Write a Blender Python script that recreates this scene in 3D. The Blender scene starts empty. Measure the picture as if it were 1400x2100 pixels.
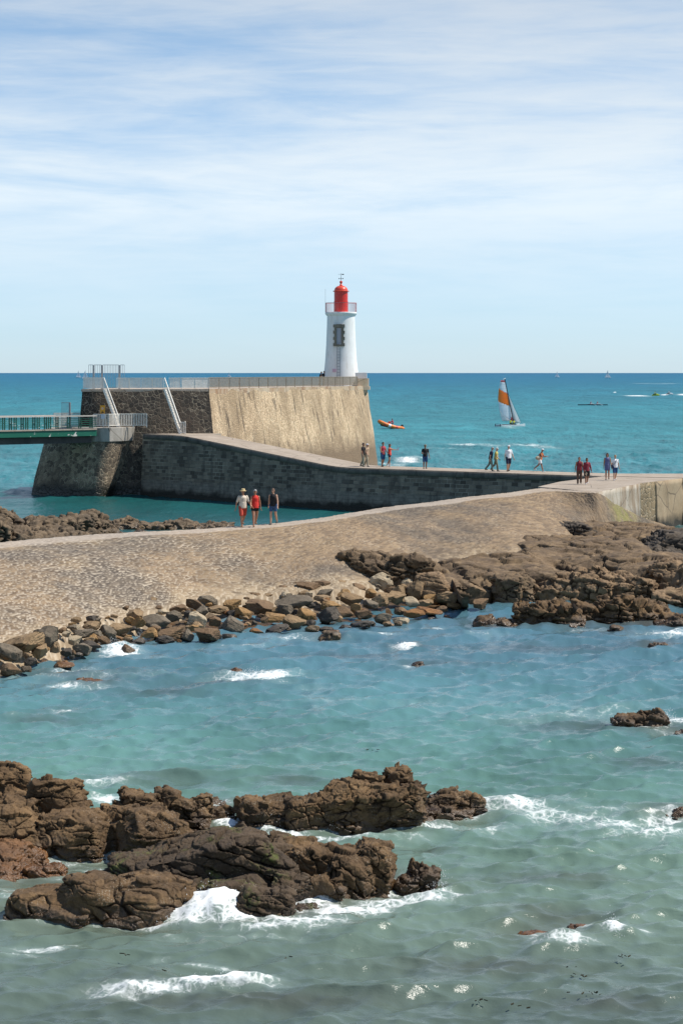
import bpy, math, random
import numpy as np
from mathutils import Vector, Matrix

random.seed(7)
RNG = np.random.default_rng(11)
SC = bpy.context.scene
COL = SC.collection
F, HZ, CX, H = 4000.0, 764.0, 700.0, 10.0     # focal length (px), horizon row, centre column, eye height above the sea (m)

# ------------------------------------------------------------------ placing: photo measure -> metres
def at(px, py, z=0.0):
    Y = (H - z) * F / (py - HZ)
    return np.array([(px - CX) * Y / F, Y, z])
def atY(px, py, Y):
    return np.array([(px - CX) * Y / F, Y, H - (py - HZ) * Y / F])

# ------------------------------------------------------------------ objects
def tag(o, label=None, cat=None, group=None, kind=None):
    if label: o['label'] = label
    if cat: o['category'] = cat
    if group: o['group'] = group
    if kind: o['kind'] = kind
    return o
def empty(name, loc, label, cat, group=None, rz=0.0):
    o = bpy.data.objects.new(name, None); COL.objects.link(o)
    o.location = [float(v) for v in loc]; o.rotation_euler = (0, 0, rz); o.empty_display_size = 0.3
    return tag(o, label, cat, group)
def mesh_from(name, v, f, smooth=False, uv=None, attrs=None):
    me = bpy.data.meshes.new(name)
    v = np.asarray(v, dtype=np.float32).reshape(-1, 3)
    if isinstance(f, np.ndarray):
        n, k = f.shape
        me.vertices.add(len(v)); me.vertices.foreach_set('co', v.ravel())
        me.loops.add(n * k); me.loops.foreach_set('vertex_index', f.astype(np.int32).ravel())
        me.polygons.add(n); me.polygons.foreach_set('loop_start', np.arange(0, n * k, k, dtype=np.int32))
        me.polygons.foreach_set('loop_total', np.full(n, k, dtype=np.int32))
        me.update(calc_edges=True); me.validate()
    else:
        me.from_pydata(v.tolist(), [], f); me.update()
    if smooth: me.polygons.foreach_set('use_smooth', np.ones(len(me.polygons), dtype=bool))
    if attrs:
        for k, a in attrs.items():
            a = np.asarray(a, dtype=np.float32)
            if a.ndim == 2:
                at_ = me.attributes.new(k, 'FLOAT_COLOR', 'POINT')
                c = np.ones((len(v), 4), dtype=np.float32); c[:, :a.shape[1]] = a
                at_.data.foreach_set('color', c.ravel())
            else:
                at_ = me.attributes.new(k, 'FLOAT', 'POINT'); at_.data.foreach_set('value', a.ravel())
    if uv is not None:
        uv = np.asarray(uv, dtype=np.float32)
        l = me.uv_layers.new(name='UVMap'); vi = np.zeros(len(me.loops), dtype=np.int32)
        me.loops.foreach_get('vertex_index', vi); l.data.foreach_set('uv', uv[vi].ravel())
    return me
def link(name, me, mat=None, parent=None, loc=None):
    o = bpy.data.objects.new(name, me); COL.objects.link(o)
    if mat is not None and len(me.materials) == 0: me.materials.append(mat)
    if loc is not None: o.location = [float(x) for x in loc]
    if parent is not None: o.parent = parent
    return o

class MB:
    """collects shapes given in metres and builds them as ONE mesh object"""
    def __init__(s): s.v = []; s.f = []
    def add(s, v, f):
        b = len(s.v); s.v += [tuple(map(float, p)) for p in v]; s.f += [tuple(i + b for i in q) for q in f]; return s
    def box(s, lo, hi):
        x0, y0, z0 = lo; x1, y1, z1 = hi
        return s.add([(x0,y0,z0),(x1,y0,z0),(x1,y1,z0),(x0,y1,z0),(x0,y0,z1),(x1,y0,z1),(x1,y1,z1),(x0,y1,z1)],
                     [(3,2,1,0),(4,5,6,7),(0,1,5,4),(1,2,6,5),(2,3,7,6),(3,0,4,7)])
    def bar(s, p0, p1, w, h=None, up=(0,0,1)):
        h = h or w; p0 = Vector(p0); p1 = Vector(p1); d = (p1 - p0).normalized(); u = Vector(up)
        if abs(d.dot(u)) > .98: u = Vector((0,1,0))
        a = d.cross(u).normalized() * w / 2; b = a.normalized().cross(d).normalized() * h / 2
        v = [p0-a-b, p0+a-b, p0+a+b, p0-a+b, p1-a-b, p1+a-b, p1+a+b, p1-a+b]
        return s.add(v, [(3,2,1,0),(4,5,6,7),(0,1,5,4),(1,2,6,5),(2,3,7,6),(3,0,4,7)])
    def tube(s, p0, p1, r0, r1=None, n=10):
        r1 = r0 if r1 is None else r1; p0 = Vector(p0); p1 = Vector(p1); d = (p1 - p0).normalized()
        u = Vector((0,0,1)) if abs(d.z) < .95 else Vector((1,0,0)); a = d.cross(u).normalized(); b = a.cross(d)
        v = []
        for p, r in ((p0, r0), (p1, r1)):
            for i in range(n):
                t = 2*math.pi*i/n; v.append(p + a*math.cos(t)*r + b*math.sin(t)*r)
        f = [(i, (i+1)%n, n+(i+1)%n, n+i) for i in range(n)] + [tuple(range(n-1,-1,-1)), tuple(range(n,2*n))]
        return s.add(v, f)
    def lathe(s, prof, c=(0,0,0), n=32, caps=True):
        v = []; f = []
        for r, z in prof:
            for i in range(n):
                t = 2*math.pi*i/n; v.append((c[0]+r*math.cos(t), c[1]+r*math.sin(t), c[2]+z))
        for j in range(len(prof)-1):
            for i in range(n): f.append((j*n+i, j*n+(i+1)%n, (j+1)*n+(i+1)%n, (j+1)*n+i))
        if caps: f += [tuple(range(n-1,-1,-1)), tuple(range((len(prof)-1)*n, len(prof)*n))]
        return s.add(v, f)
    def prism(s, lo, hi):
        """lower and upper rings with the same number of points (3-D)"""
        n = len(lo); v = list(lo) + list(hi)
        f = [(i,(i+1)%n,n+(i+1)%n,n+i) for i in range(n)] + [tuple(range(n-1,-1,-1)), tuple(range(n,2*n))]
        return s.add(v, f)
    def build(s, name, mat, parent=None, loc=None, smooth=False, bevel=0):
        v = np.array(s.v)
        base = loc if loc is not None else (parent.location if parent is not None else None)
        if base is not None: v = v - np.array(base)[None, :]
        o = link(name, mesh_from(name, v, s.f, smooth), mat, parent, loc if parent is None else None)
        if bevel:
            m = o.modifiers.new('bevel', 'BEVEL'); m.width = bevel; m.segments = 2; m.limit_method = 'ANGLE'
        return o

def auto_smooth(o, ang=40):
    me = o.data; me.polygons.foreach_set('use_smooth', np.ones(len(me.polygons), dtype=bool))
    try: me.set_sharp_from_angle(angle=math.radians(ang))
    except Exception: pass
    return o

# ------------------------------------------------------------------ noise
def _hash(ix, iy, iz, seed):
    h = (ix.astype(np.int64)*374761393 + iy.astype(np.int64)*668265263 + iz.astype(np.int64)*2147483647 + seed*1274126177) & 0xffffffff
    h = ((h ^ (h >> 13)) * 1274126177) & 0xffffffff
    h = ((h ^ (h >> 16)) * 2246822519) & 0xffffffff
    return (h ^ (h >> 15)) & 0xffffffff
def hrand(ix, iy, iz, seed): return _hash(ix, iy, iz, seed).astype(np.float64) / 4294967295.0
def noise3(p, seed=0):
    """smooth gradient noise, about -1..1"""
    i = np.floor(p).astype(np.int64); f = p - i; u = f*f*f*(f*(f*6-15)+10)
    out = 0
    for dx in (0,1):
        for dy in (0,1):
            for dz in (0,1):
                h = _hash(i[:,0]+dx, i[:,1]+dy, i[:,2]+dz, seed)
                gx = ((h & 1023)/511.5-1); gy = (((h >> 10) & 1023)/511.5-1); gz = (((h >> 20) & 1023)/511.5-1)
                d = gx*(f[:,0]-dx) + gy*(f[:,1]-dy) + gz*(f[:,2]-dz)
                w = (u[:,0] if dx else 1-u[:,0])*(u[:,1] if dy else 1-u[:,1])*(u[:,2] if dz else 1-u[:,2])
                out = out + w*d
    return out*1.3
def fbm(p, oct=4, seed=0, gain=.5):
    s = 0; a = 1.0
    for k in range(oct): s = s + a*noise3(p*(2.03**k), seed+k*17); a *= gain
    return s
def voro(p, seed=0, jit=.9, vec=False):
    """(F1, F2, id) of 3-D cellular noise"""
    i = np.floor(p).astype(np.int64); n = len(p)
    f1 = np.full(n, 9.); f2 = np.full(n, 9.); cid = np.zeros(n); dv = np.zeros((n,3))
    for dx in (-1,0,1):
        for dy in (-1,0,1):
            for dz in (-1,0,1):
                c = i + np.array([dx,dy,dz])
                q = c + .5 + (np.stack([hrand(c[:,0],c[:,1],c[:,2],seed+k) for k in (1,2,3)],1)-.5)*jit
                d = np.sqrt(((q-p)**2).sum(1)); nid = hrand(c[:,0],c[:,1],c[:,2],seed+9)
                m = d < f1
                f2 = np.where(m, f1, np.minimum(f2, d)); cid = np.where(m, nid, cid); f1 = np.where(m, d, f1)
                if vec: dv[m] = (p-q)[m]
    return (f1, f2, cid, dv) if vec else (f1, f2, cid)
def voro2(p, seed=0, jit=.85):
    i = np.floor(p).astype(np.int64); n = len(p); z = np.zeros(n, dtype=np.int64)
    f1 = np.full(n, 9.); f2 = np.full(n, 9.); cid = np.zeros(n)
    for dx in (-1,0,1):
        for dy in (-1,0,1):
            c = i + np.array([dx,dy])
            q = c + .5 + (np.stack([hrand(c[:,0],c[:,1],z,seed+k) for k in (1,2)],1)-.5)*jit
            d = np.sqrt(((q-p)**2).sum(1)); nid = hrand(c[:,0],c[:,1],z,seed+9)
            m = d < f1
            f2 = np.where(m, f1, np.minimum(f2, d)); cid = np.where(m, nid, cid); f1 = np.where(m, d, f1)
    return f1, f2, cid
def sstep(a, b, x):
    t = np.clip((x-a)/(b-a), 0, 1); return t*t*(3-2*t)

def remesh(v, f, voxel):
    """union of overlapping closed shapes as one skin: (points, quads)"""
    me = mesh_from('tmp', v, f); o = bpy.data.objects.new('tmp', me); COL.objects.link(o)
    m = o.modifiers.new('r', 'REMESH'); m.mode = 'VOXEL'; m.voxel_size = voxel; m.adaptivity = 0
    dg = bpy.context.evaluated_depsgraph_get(); dg.update()
    e = o.evaluated_get(dg); q = e.to_mesh()
    vv = np.zeros(len(q.vertices)*3, dtype=np.float32); q.vertices.foreach_get('co', vv); vv = vv.reshape(-1,3).astype(np.float64)
    li = np.zeros(len(q.loops), dtype=np.int32); q.loops.foreach_get('vertex_index', li)
    lt = np.zeros(len(q.polygons), dtype=np.int32); q.polygons.foreach_get('loop_total', lt)
    if (lt == 4).all(): ff = li.reshape(-1,4)
    else: ff = np.array([list(p.vertices) if len(p.vertices)==4 else list(p.vertices)+[p.vertices[-1]] for p in q.polygons])
    e.to_mesh_clear(); bpy.data.objects.remove(o); bpy.data.meshes.remove(me)
    return vv, ff
def vnormals(v, f):
    n = np.cross(v[f[:,2]]-v[f[:,0]], v[f[:,3]]-v[f[:,1]]); out = np.zeros_like(v)
    for k in range(4): np.add.at(out, f[:,k], n)
    return out/np.maximum(np.linalg.norm(out,axis=1,keepdims=True),1e-9)
def relax(v, f, it=1, lam=.5):
    for _ in range(it):
        s = np.zeros_like(v); c = np.zeros(len(v))
        for k in range(4):
            np.add.at(s, f[:,k], v[f[:,(k+1)%4]]); np.add.at(s, f[:,k], v[f[:,(k+3)%4]]); np.add.at(c, f[:,k], 2)
        v = v + lam*(s/np.maximum(c,1)[:,None]-v)
    return v

# ------------------------------------------------------------------ materials
class NT:
    def __init__(s, name):
        s.mat = bpy.data.materials.new(name); s.mat.use_nodes = True; s.t = s.mat.node_tree; s.n = s.t.nodes
        s.b = s.n['Principled BSDF']; s.out = s.n['Material Output']
        s.b.inputs['Roughness'].default_value = .85
    def new(s, t, **kw):
        x = s.n.new(t)
        for k, v in kw.items(): setattr(x, k, v)
        return x
    def l(s, a, b): s.t.links.new(a, b); return s
    def put(s, sock, v):
        if isinstance(v, bpy.types.NodeSocket): s.t.links.new(v, sock)
        elif v is not None:
            if hasattr(sock.default_value, '__len__') and not hasattr(v, '__len__'): v = [v]*len(sock.default_value)
            if hasattr(v, '__len__') and len(v) == 3 and len(sock.default_value) == 4: v = (*v, 1)
            sock.default_value = v
    def coord(s, k='Object'): return s.new('ShaderNodeTexCoord').outputs[k]
    def pos(s): return s.new('ShaderNodeNewGeometry').outputs['Position']
    def mapv(s, v, scale=(1,1,1), rot=(0,0,0), loc=(0,0,0)):
        m = s.new('ShaderNodeMapping'); s.put(m.inputs['Vector'], v); m.inputs['Scale'].default_value = scale
        m.inputs['Rotation'].default_value = rot; m.inputs['Location'].default_value = loc; return m.outputs[0]
    def noise(s, v, scale, detail=4, rough=.55, dist=0.0, out='Fac'):
        x = s.new('ShaderNodeTexNoise'); s.put(x.inputs['Vector'], v); s.put(x.inputs['Scale'], scale)
        x.inputs['Detail'].default_value = detail; x.inputs['Roughness'].default_value = rough; x.inputs['Distortion'].default_value = dist
        return x.outputs[out]
    def voro(s, v, scale, feature='F1', out='Distance', rnd=1.0):
        x = s.new('ShaderNodeTexVoronoi', feature=feature); s.put(x.inputs['Vector'], v); s.put(x.inputs['Scale'], scale)
        x.inputs['Randomness'].default_value = rnd; return x.outputs[out]
    def ramp(s, fac, stops, interp='LINEAR'):
        r = s.new('ShaderNodeValToRGB'); s.put(r.inputs[0], fac); cr = r.color_ramp; cr.interpolation = interp
        while len(cr.elements) < len(stops): cr.elements.new(.5)
        for e, (p, c) in zip(cr.elements, stops):
            e.position = p
            if not hasattr(c, '__len__'): c = (c,c,c)
            e.color = (*c, 1) if len(c) == 3 else c
        return r.outputs[0]
    def rng(s, v, a, b, c=0.0, d=1.0, smooth=False):
        m = s.new('ShaderNodeMapRange'); m.interpolation_type = 'SMOOTHSTEP' if smooth else 'LINEAR'
        s.put(m.inputs[0], v); m.inputs[1].default_value = a; m.inputs[2].default_value = b; m.inputs[3].default_value = c; m.inputs[4].default_value = d
        return m.outputs[0]
    def math(s, op, a, b=None, c=None):
        m = s.new('ShaderNodeMath', operation=op); s.put(m.inputs[0], a)
        if b is not None: s.put(m.inputs[1], b)
        if c is not None: s.put(m.inputs[2], c)
        return m.outputs[0]
    def mix(s, fac, a, b, mode='MIX'):
        m = s.new('ShaderNodeMix', data_type='RGBA', blend_type=mode); s.put(m.inputs[0], fac); s.put(m.inputs[6], a); s.put(m.inputs[7], b)
        return m.outputs[2]
    def bump(s, h, dist=.02, strength=1.0, normal=None):
        b = s.new('ShaderNodeBump'); s.put(b.inputs['Height'], h); b.inputs['Distance'].default_value = dist; b.inputs['Strength'].default_value = strength
        if normal is not None: s.put(b.inputs['Normal'], normal)
        return b.outputs[0]
    def sep(s, v):
        x = s.new('ShaderNodeSeparateXYZ'); s.put(x.inputs[0], v); return x.outputs
    def comb(s, x, y, z):
        c = s.new('ShaderNodeCombineXYZ'); s.put(c.inputs[0], x); s.put(c.inputs[1], y); s.put(c.inputs[2], z); return c.outputs[0]
    def attr(s, name, out='Fac'):
        a = s.new('ShaderNodeAttribute'); a.attribute_name = name; return a.outputs[out]
    def fin(s, col=None, rough=None, normal=None, **kw):
        s.put(s.b.inputs['Base Color'], col)
        if rough is not None: s.put(s.b.inputs['Roughness'], rough)
        if normal is not None: s.put(s.b.inputs['Normal'], normal)
        for k, v in kw.items(): s.put(s.b.inputs[k.replace('_',' ')], v)
        return s.mat

def paint(name, col, rough=.5, var=.12, metallic=0.0, scale=6.0):
    t = NT(name); p = t.coord(); n = t.noise(p, scale, 5)
    c = t.mix(t.rng(n, .3, .7), tuple(x*(1-var) for x in col), tuple(min(1, x*(1+var)) for x in col))
    return t.fin(c, t.rng(n, .3, .7, rough*.85, min(1, rough*1.15)), t.bump(t.noise(p, scale*6, 3), .004, .25), Metallic=metallic)
def cloth(name, col, var=.2):
    t = NT(name); p = t.coord(); n = t.noise(p, 9, 4)
    c = t.mix(t.rng(n, .3, .7), tuple(x*(1-var) for x in col), tuple(min(1, x*(1+var)) for x in col))
    return t.fin(c, .9, t.bump(t.noise(p, 14, 3), .02, .6))
# ================================================================== stone and concrete
def wet_band(t, col, z, lo, hi, wet=(.020,.020,.014)):
    """dark weed and damp that reach up from the sea"""
    n = t.noise(t.pos(), .9, 4)
    h = t.math('ADD', z, t.rng(n, .2, .8, -.35, .35))
    return t.mix(t.rng(h, lo, hi, 1, 0), col, wet)

def mat_rubble(name, stone_a, stone_b, mortar, scale=2.3, joint=.045, streak=.4, wet=(.2,1.3), patch=.5, wetcol=(.020,.020,.014)):
    t = NT(name); p = t.pos(); z = t.sep(p)[2]
    q = t.new('ShaderNodeVectorMath', operation='ADD'); t.put(q.inputs[0], p)
    w = t.new('ShaderNodeVectorMath', operation='SCALE'); t.put(w.inputs[0], t.noise(p, 2.2, 2, out='Color')); w.inputs['Scale'].default_value = .22
    t.put(q.inputs[1], w.outputs[0]); q = q.outputs[0]
    d = t.voro(q, scale, 'DISTANCE_TO_EDGE'); c = t.voro(q, scale, out='Color')
    cs = t.sep(c)
    col = t.mix(cs[0], stone_a, stone_b)
    col = t.mix(t.rng(t.noise(p, 14, 4), .35, .7, 0, .45), col, tuple(x*.45 for x in stone_a))
    jm = t.rng(d, joint*.5, joint*1.25, 1, 0, True)
    keep = t.rng(t.noise(p, .55, 4), .42, .58, 1-patch, 1)
    col = t.mix(t.math('MULTIPLY', jm, keep), col, mortar)
    col = t.mix(t.rng(t.noise(t.mapv(p,(1,1,.5)), .28, 5, .6), .44, .64, 0, .7), col, tuple(x*.62 for x in stone_a))
    sv = t.mapv(p, (1.1, 1.1, .07)); st = t.noise(sv, 1.6, 5, .65)
    col = t.mix(t.rng(st, .54, .68, 0, streak), col, (.06,.042,.03))
    col = wet_band(t, col, z, *wet, wetcol)
    hgt = t.math('ADD', t.rng(d, 0, joint*2.2, 0, 1, True), t.math('MULTIPLY', t.noise(p, 12, 4), .5))
    return t.fin(col, t.rng(z, .2, 1.2, .45, .9), t.bump(hgt, .06, .8))

def mat_coursed(name):
    t = NT(name); uv = t.coord('UV'); p = t.pos(); z = t.sep(p)[2]
    w = t.new('ShaderNodeVectorMath', operation='MULTIPLY_ADD'); t.put(w.inputs[0], t.noise(p, 1.4, 2, out='Color')); w.inputs[1].default_value = (.10,.06,0); t.put(w.inputs[2], uv)
    b = t.new('ShaderNodeTexBrick'); t.put(b.inputs['Vector'], w.outputs[0]); b.inputs['Scale'].default_value = 1
    b.inputs['Brick Width'].default_value = .52; b.inputs['Row Height'].default_value = .28; b.inputs['Mortar Size'].default_value = .020
    b.inputs['Mortar Smooth'].default_value = .4; b.inputs['Color1'].default_value = (.062,.052,.040,1); b.inputs['Color2'].default_value = (.235,.195,.145,1)
    b.inputs['Mortar'].default_value = (.42,.38,.31,1); b.offset = .5; b.squash = 1.3; b.squash_frequency = 3
    n = t.noise(p, .45, 5, .6); keep = t.rng(n, .38, .62)
    col = t.mix(keep, t.mix(b.outputs['Fac'], b.outputs['Color'], (.055,.05,.045)), b.outputs['Color'])
    render = t.mix(t.rng(t.noise(p, 2.5, 5), .3, .7), (.125,.112,.092), (.24,.215,.175))    # old cement facing
    hz = t.math('ADD', z, t.rng(t.noise(p, .35, 3), .3, .7, -.3, .3))
    u = t.sep(uv)[0]
    patch = t.math('MULTIPLY', t.rng(t.noise(p, .22, 3), .53, .6), t.rng(u, 20, 26))
    lowband = t.rng(hz, 1.25, 1.45, 1, 0)
    col = t.mix(t.math('MAXIMUM', patch, lowband), col, render)
    st = t.noise(t.mapv(p, (1.2,1.2,.12)), 1.1, 5, .6)
    col = t.mix(t.rng(st, .52, .66, 0, .5), col, (.03,.028,.025))
    col = wet_band(t, col, z, .35, .75)
    hgt = t.math('ADD', t.math('SUBTRACT', 1, b.outputs['Fac']), t.math('MULTIPLY', t.noise(p, 9, 4), .4))
    return t.fin(col, .9, t.bump(hgt, .05, .8))

def mat_concrete(name, a, b, stain=(.10,.075,.05), stainamt=.4, wet=None, streak=True, rough=.9, crack=True):
    t = NT(name); p = t.pos(); z = t.sep(p)[2]
    n = t.noise(p, .8, 6, .6); col = t.mix(t.rng(n, .3, .7), a, b)
    col = t.mix(t.rng(t.noise(p, 11, 5, .7), .35, .75, 0, .35), col, tuple(x*.5 for x in a))
    s = t.noise(t.mapv(p, (1,1,.18 if streak else 1)), 1.1, 5, .65)
    col = t.mix(t.rng(s, .48, .66, 0, stainamt), col, stain)
    if crack:
        d = t.voro(t.mapv(p, (.35,.35,.35)), 1.0, 'DISTANCE_TO_EDGE'); col = t.mix(t.rng(d, .004, .012, .6, 0), col, (.05,.04,.03))
    if wet: col = wet_band(t, col, z, *wet)
    return t.fin(col, rough, t.bump(t.math('ADD', t.noise(p, 5, 6, .65), t.math('MULTIPLY', t.noise(p, 40, 3), .25)), .035, .6))

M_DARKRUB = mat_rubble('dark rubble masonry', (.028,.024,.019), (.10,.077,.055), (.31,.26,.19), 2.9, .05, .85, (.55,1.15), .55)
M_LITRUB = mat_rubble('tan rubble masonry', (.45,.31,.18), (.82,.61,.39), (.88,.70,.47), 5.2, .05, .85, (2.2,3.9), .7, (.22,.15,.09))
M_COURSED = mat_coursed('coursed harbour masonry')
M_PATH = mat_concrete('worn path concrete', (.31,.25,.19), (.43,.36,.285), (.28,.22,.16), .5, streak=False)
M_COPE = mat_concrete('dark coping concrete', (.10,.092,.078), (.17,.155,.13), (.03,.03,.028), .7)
M_RUST = mat_concrete('rust stained coping', (.40,.27,.16), (.56,.46,.34), (.25,.10,.035), .8)
M_DECK = mat_concrete('deck concrete', (.38,.32,.26), (.5,.43,.35), (.30,.2,.12), .5, streak=False)
M_CAP = mat_concrete('pale cast concrete', (.32,.30,.26), (.45,.42,.37), (.10,.09,.075), .6)
M_QUAYA = mat_concrete('whitewashed concrete', (.33,.28,.21), (.52,.47,.39), (.19,.12,.06), .8, (.5,1.6))
M_QUAYB = mat_rubble('ochre quay masonry', (.20,.15,.08), (.38,.28,.16), (.42,.35,.24), 2.6, .05, .4, (.3,.9), .8)
M_QUAYC = mat_concrete('brown quay concrete', (.30,.22,.13), (.40,.31,.20), (.16,.10,.055), .6, (.3,.9))

# ================================================================== the high bastion that carries the lighthouse
ZD = 8.634
def P2(px, Y): return ((px - CX) * Y / F, Y)
bC, bK, bA, bB = P2(168,160.7), P2(322,161.2), P2(428,162.0), P2(741,199.4)
bT = [bC, bK, bA, bB, (2.62,203.0), (1.5,207.5), (-3.2,207.0), (-21.2,170.0)]
bL = [(bC[0]-.35,159.5), (bK[0]-.2,158.6), (bA[0]+1.0,160.3), (3.72,198.6), (3.85,203.2), (2.3,209.0), (-3.8,208.4), (-22.4,170.5)]
def lerp(a, b, t): return tuple(np.array(a)*(1-t)+np.array(b)*t)
bast = empty('stone_bastion', (-8,180,0), 'tall battered stone bastion that carries the white lighthouse, sunlit tan flank and dark front', 'bastion')
def wall_part(name, pts_lo, pts_hi, mat, parent, zl=-1.5, zh=ZD, seg=1.2, bow=0.0):
    """battered wall skin between two polylines, finely divided, slightly uneven"""
    lo = np.array(pts_lo, float); hi = np.array(pts_hi, float); V = []; UV = []; rows = 14
    us = []; acc = 0
    for i in range(len(lo)-1):
        n = max(1, int(np.linalg.norm(hi[i+1]-hi[i])/seg))
        for k in range(n + (1 if i == len(lo)-2 else 0)):
            t = k/n; us.append((lo[i]*(1-t)+lo[i+1]*t, hi[i]*(1-t)+hi[i+1]*t, acc+t*np.linalg.norm(hi[i+1]-hi[i])))
        acc += np.linalg.norm(hi[i+1]-hi[i])
    for r in range(rows):
        t = r/(rows-1); z = zl+(zh-zl)*t; tt = (z/zh)
        for a, b, u in us:
            q = a*(1-tt)+b*tt; V.append((q[0], q[1], z)); UV.append((u, z))
    n = len(us); V = np.array(V)
    jit = fbm(V*.35, 3, 5)*.09
    nrm = np.zeros_like(V); d = np.gradient(V[:n,:2], axis=0); nn = np.stack([d[:,1], -d[:,0]], 1); nn /= np.linalg.norm(nn,axis=1,keepdims=True)
    nrm[:, :2] = np.tile(nn, (rows,1)); edge = np.ones(n); edge[0] = edge[-1] = 0
    V += nrm*(jit*np.tile(edge, rows))[:,None]
    fs = np.array([(r*n+i, r*n+i+1, (r+1)*n+i+1, (r+1)*n+i) for r in range(rows-1) for i in range(n-1)])
    V = V-np.array(parent.location)
    return link(name, mesh_from(name, V, fs, False, UV), mat, parent)
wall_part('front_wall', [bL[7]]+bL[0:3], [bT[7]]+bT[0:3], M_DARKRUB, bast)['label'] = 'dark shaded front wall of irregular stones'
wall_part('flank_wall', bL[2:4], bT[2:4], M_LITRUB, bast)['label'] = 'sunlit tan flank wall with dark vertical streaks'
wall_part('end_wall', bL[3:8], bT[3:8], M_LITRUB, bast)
m = MB(); m.prism([(x*.999,y,ZD-.3) for x,y in bT], [(x*.999,y,ZD-.004) for x,y in bT]); m.build('deck', M_DECK, bast)
m = MB()
def strip(m, pts, w, z0, z1, out=.06):
    for a, b in zip(pts[:-1], pts[1:]):
        a = np.array(a); b = np.array(b); d = (b-a)/np.linalg.norm(b-a); n = np.array([d[1], -d[0]])
        o0, o1, i0, i1 = a+n*out, b+n*out, a-n*w, b-n*w
        m.prism([(*o0,z0),(*o1,z0),(*i1,z0),(*i0,z0)], [(*o0,z1),(*o1,z1),(*i1,z1),(*i0,z1)])
strip(m, [bT[2], bT[3]], .5, ZD-.42, ZD+.02); strip(m, [bT[3], bT[4]], .5, ZD-.42, ZD+.0)
m.build('coping', M_RUST, bast)['label'] = 'rust stained coping course'
m = MB(); strip(m, [bT[7], bT[0], bT[1], (bT[2][0]-.03, bT[2][1]-.03)], .45, ZD-.2, ZD+.012); m.build('coping', M_DECK, bast)
m = MB()                                                            # corbelled end block beyond the railing
for i, (z0, z1, o) in enumerate(((ZD-.75,ZD-.4,.28),(ZD-.4,ZD-.05,.55),(ZD-.05,ZD+.78,.42))):
    a = np.array([2.2,200.6]); m.prism([(a[0]-.6,a[1]-.9,z0),(a[0]+.12+o,a[1]-.9+.5,z0),(a[0]+.22+o,a[1]+1.6,z0),(a[0]-.6,a[1]+1.8,z0)],
                                      [(a[0]-.6,a[1]-.9,z1),(a[0]+.12+o,a[1]-.9+.5,z1),(a[0]+.22+o,a[1]+1.6,z1),(a[0]-.6,a[1]+1.8,z1)])
m.build('corbel', M_RUST, bast)

# ---- the lower bastion that the footbridge lands on
low = empty('bridge_abutment', (-20,160,0), 'low dark rubble stone abutment at the landward foot of the bastion, under the green footbridge', 'abutment')
Zc = 5.55
l_lo = [(-23.5,171), (-25.5,160.4), (-22.6,158.4), (-20.2,157.3), (-19.45,157.25), (-19.0,158.1), (-18.5,159.4), (-18.0,161.6)]
l_hi = [(-22.5,171), (-24.5,160.9), (-21.9,158.9), (-19.9,157.9), (-18.75,157.8), (-17.9,158.8), (-17.1,160.2), (-16.4,162.0)]
wall_part('stone_wall', l_lo, l_hi, mat_rubble('abutment rubble', (.10,.078,.056), (.42,.33,.225), (.52,.43,.31), 3.0, .05, .35, (.55,1.2), .6), low, zh=4.45, seg=.4)
m = MB(); cap = l_hi[2:]; ctr = np.array([-19.5,161.0])
capo = [tuple(np.array(p)+(np.array(p)-ctr)/np.linalg.norm(np.array(p)-ctr)*.10) for p in cap]
poly = [(-21.6,166)] + capo + [(-16.4,166)]
m.prism([(x,y,4.40) for x,y in poly], [(x,y,Zc) for x,y in poly]); m.build('concrete_cap', M_CAP, low, bevel=.04)
m = MB(); poly = [(-24.6,162.2),(-21.7,162.2),(-21.7,171),(-24.2,171)]
m.prism([(x,y,4.3) for x,y in poly], [(x,y,5.35) for x,y in poly]); m.build('rear_landing', M_CAP, low)

# ================================================================== the long jetty with its ramp
jet = empty('stone_jetty', (5,140,0), 'long low jetty of dark squared blocks with a pale ramp from the bastion', 'jetty')
JF = [(-16.1,158.9,5.0), (-12.75,155.5,5.0), (-.36,142.3,3.1), (15.7,130.8,3.1), (22.6,127.6,3.1)]      # front edge of the path
def resample(pts, step):
    pts = [np.array(p, float) for p in pts]; out = []
    for a, b in zip(pts[:-1], pts[1:]):
        n = max(1, int(np.linalg.norm(b-a)/step))
        for k in range(n): out.append(a+(b-a)*k/n)
    out.append(pts[-1]); return np.array(out)
jf = resample(JF, .9)
for _ in range(2): jf[1:-1] = (jf[:-2]+2*jf[1:-1]+jf[2:])/4
dd = np.gradient(jf[:,:2], axis=0); dd /= np.linalg.norm(dd,axis=1,keepdims=True); jn = np.stack([dd[:,1], -dd[:,0]], 1)   # outward, towards the basin
jl = np.concatenate([[0], np.cumsum(np.linalg.norm(np.diff(jf[:,:2],axis=0),axis=1))])
JW = 3.5
def jetty_skin(name, rows, mat, smooth=False):
    """rows: list of (offset outward, height below the path, absolute z or None)"""
    V = []; UV = []
    for off, dz, za in rows:
        for q, n_, u in zip(jf, jn, jl):
            z = za if za is not None else q[2]-dz
            V.append((q[0]+n_[0]*off, q[1]+n_[1]*off, z)); UV.append((u, z))
    n = len(jf); fs = np.array([(r*n+i+1, r*n+i, (r+1)*n+i, (r+1)*n+i+1) for r in range(len(rows)-1) for i in range(n-1)])
    return link(name, mesh_from(name, np.array(V)-np.array(jet.location), fs, smooth, UV), mat, jet)
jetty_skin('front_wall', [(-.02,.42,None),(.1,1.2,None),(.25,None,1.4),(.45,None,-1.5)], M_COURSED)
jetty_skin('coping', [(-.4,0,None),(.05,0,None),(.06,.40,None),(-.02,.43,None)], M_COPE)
jetty_skin('path', [(-JW,-.006,None),(-.012,-.006,None)], M_PATH)
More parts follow.
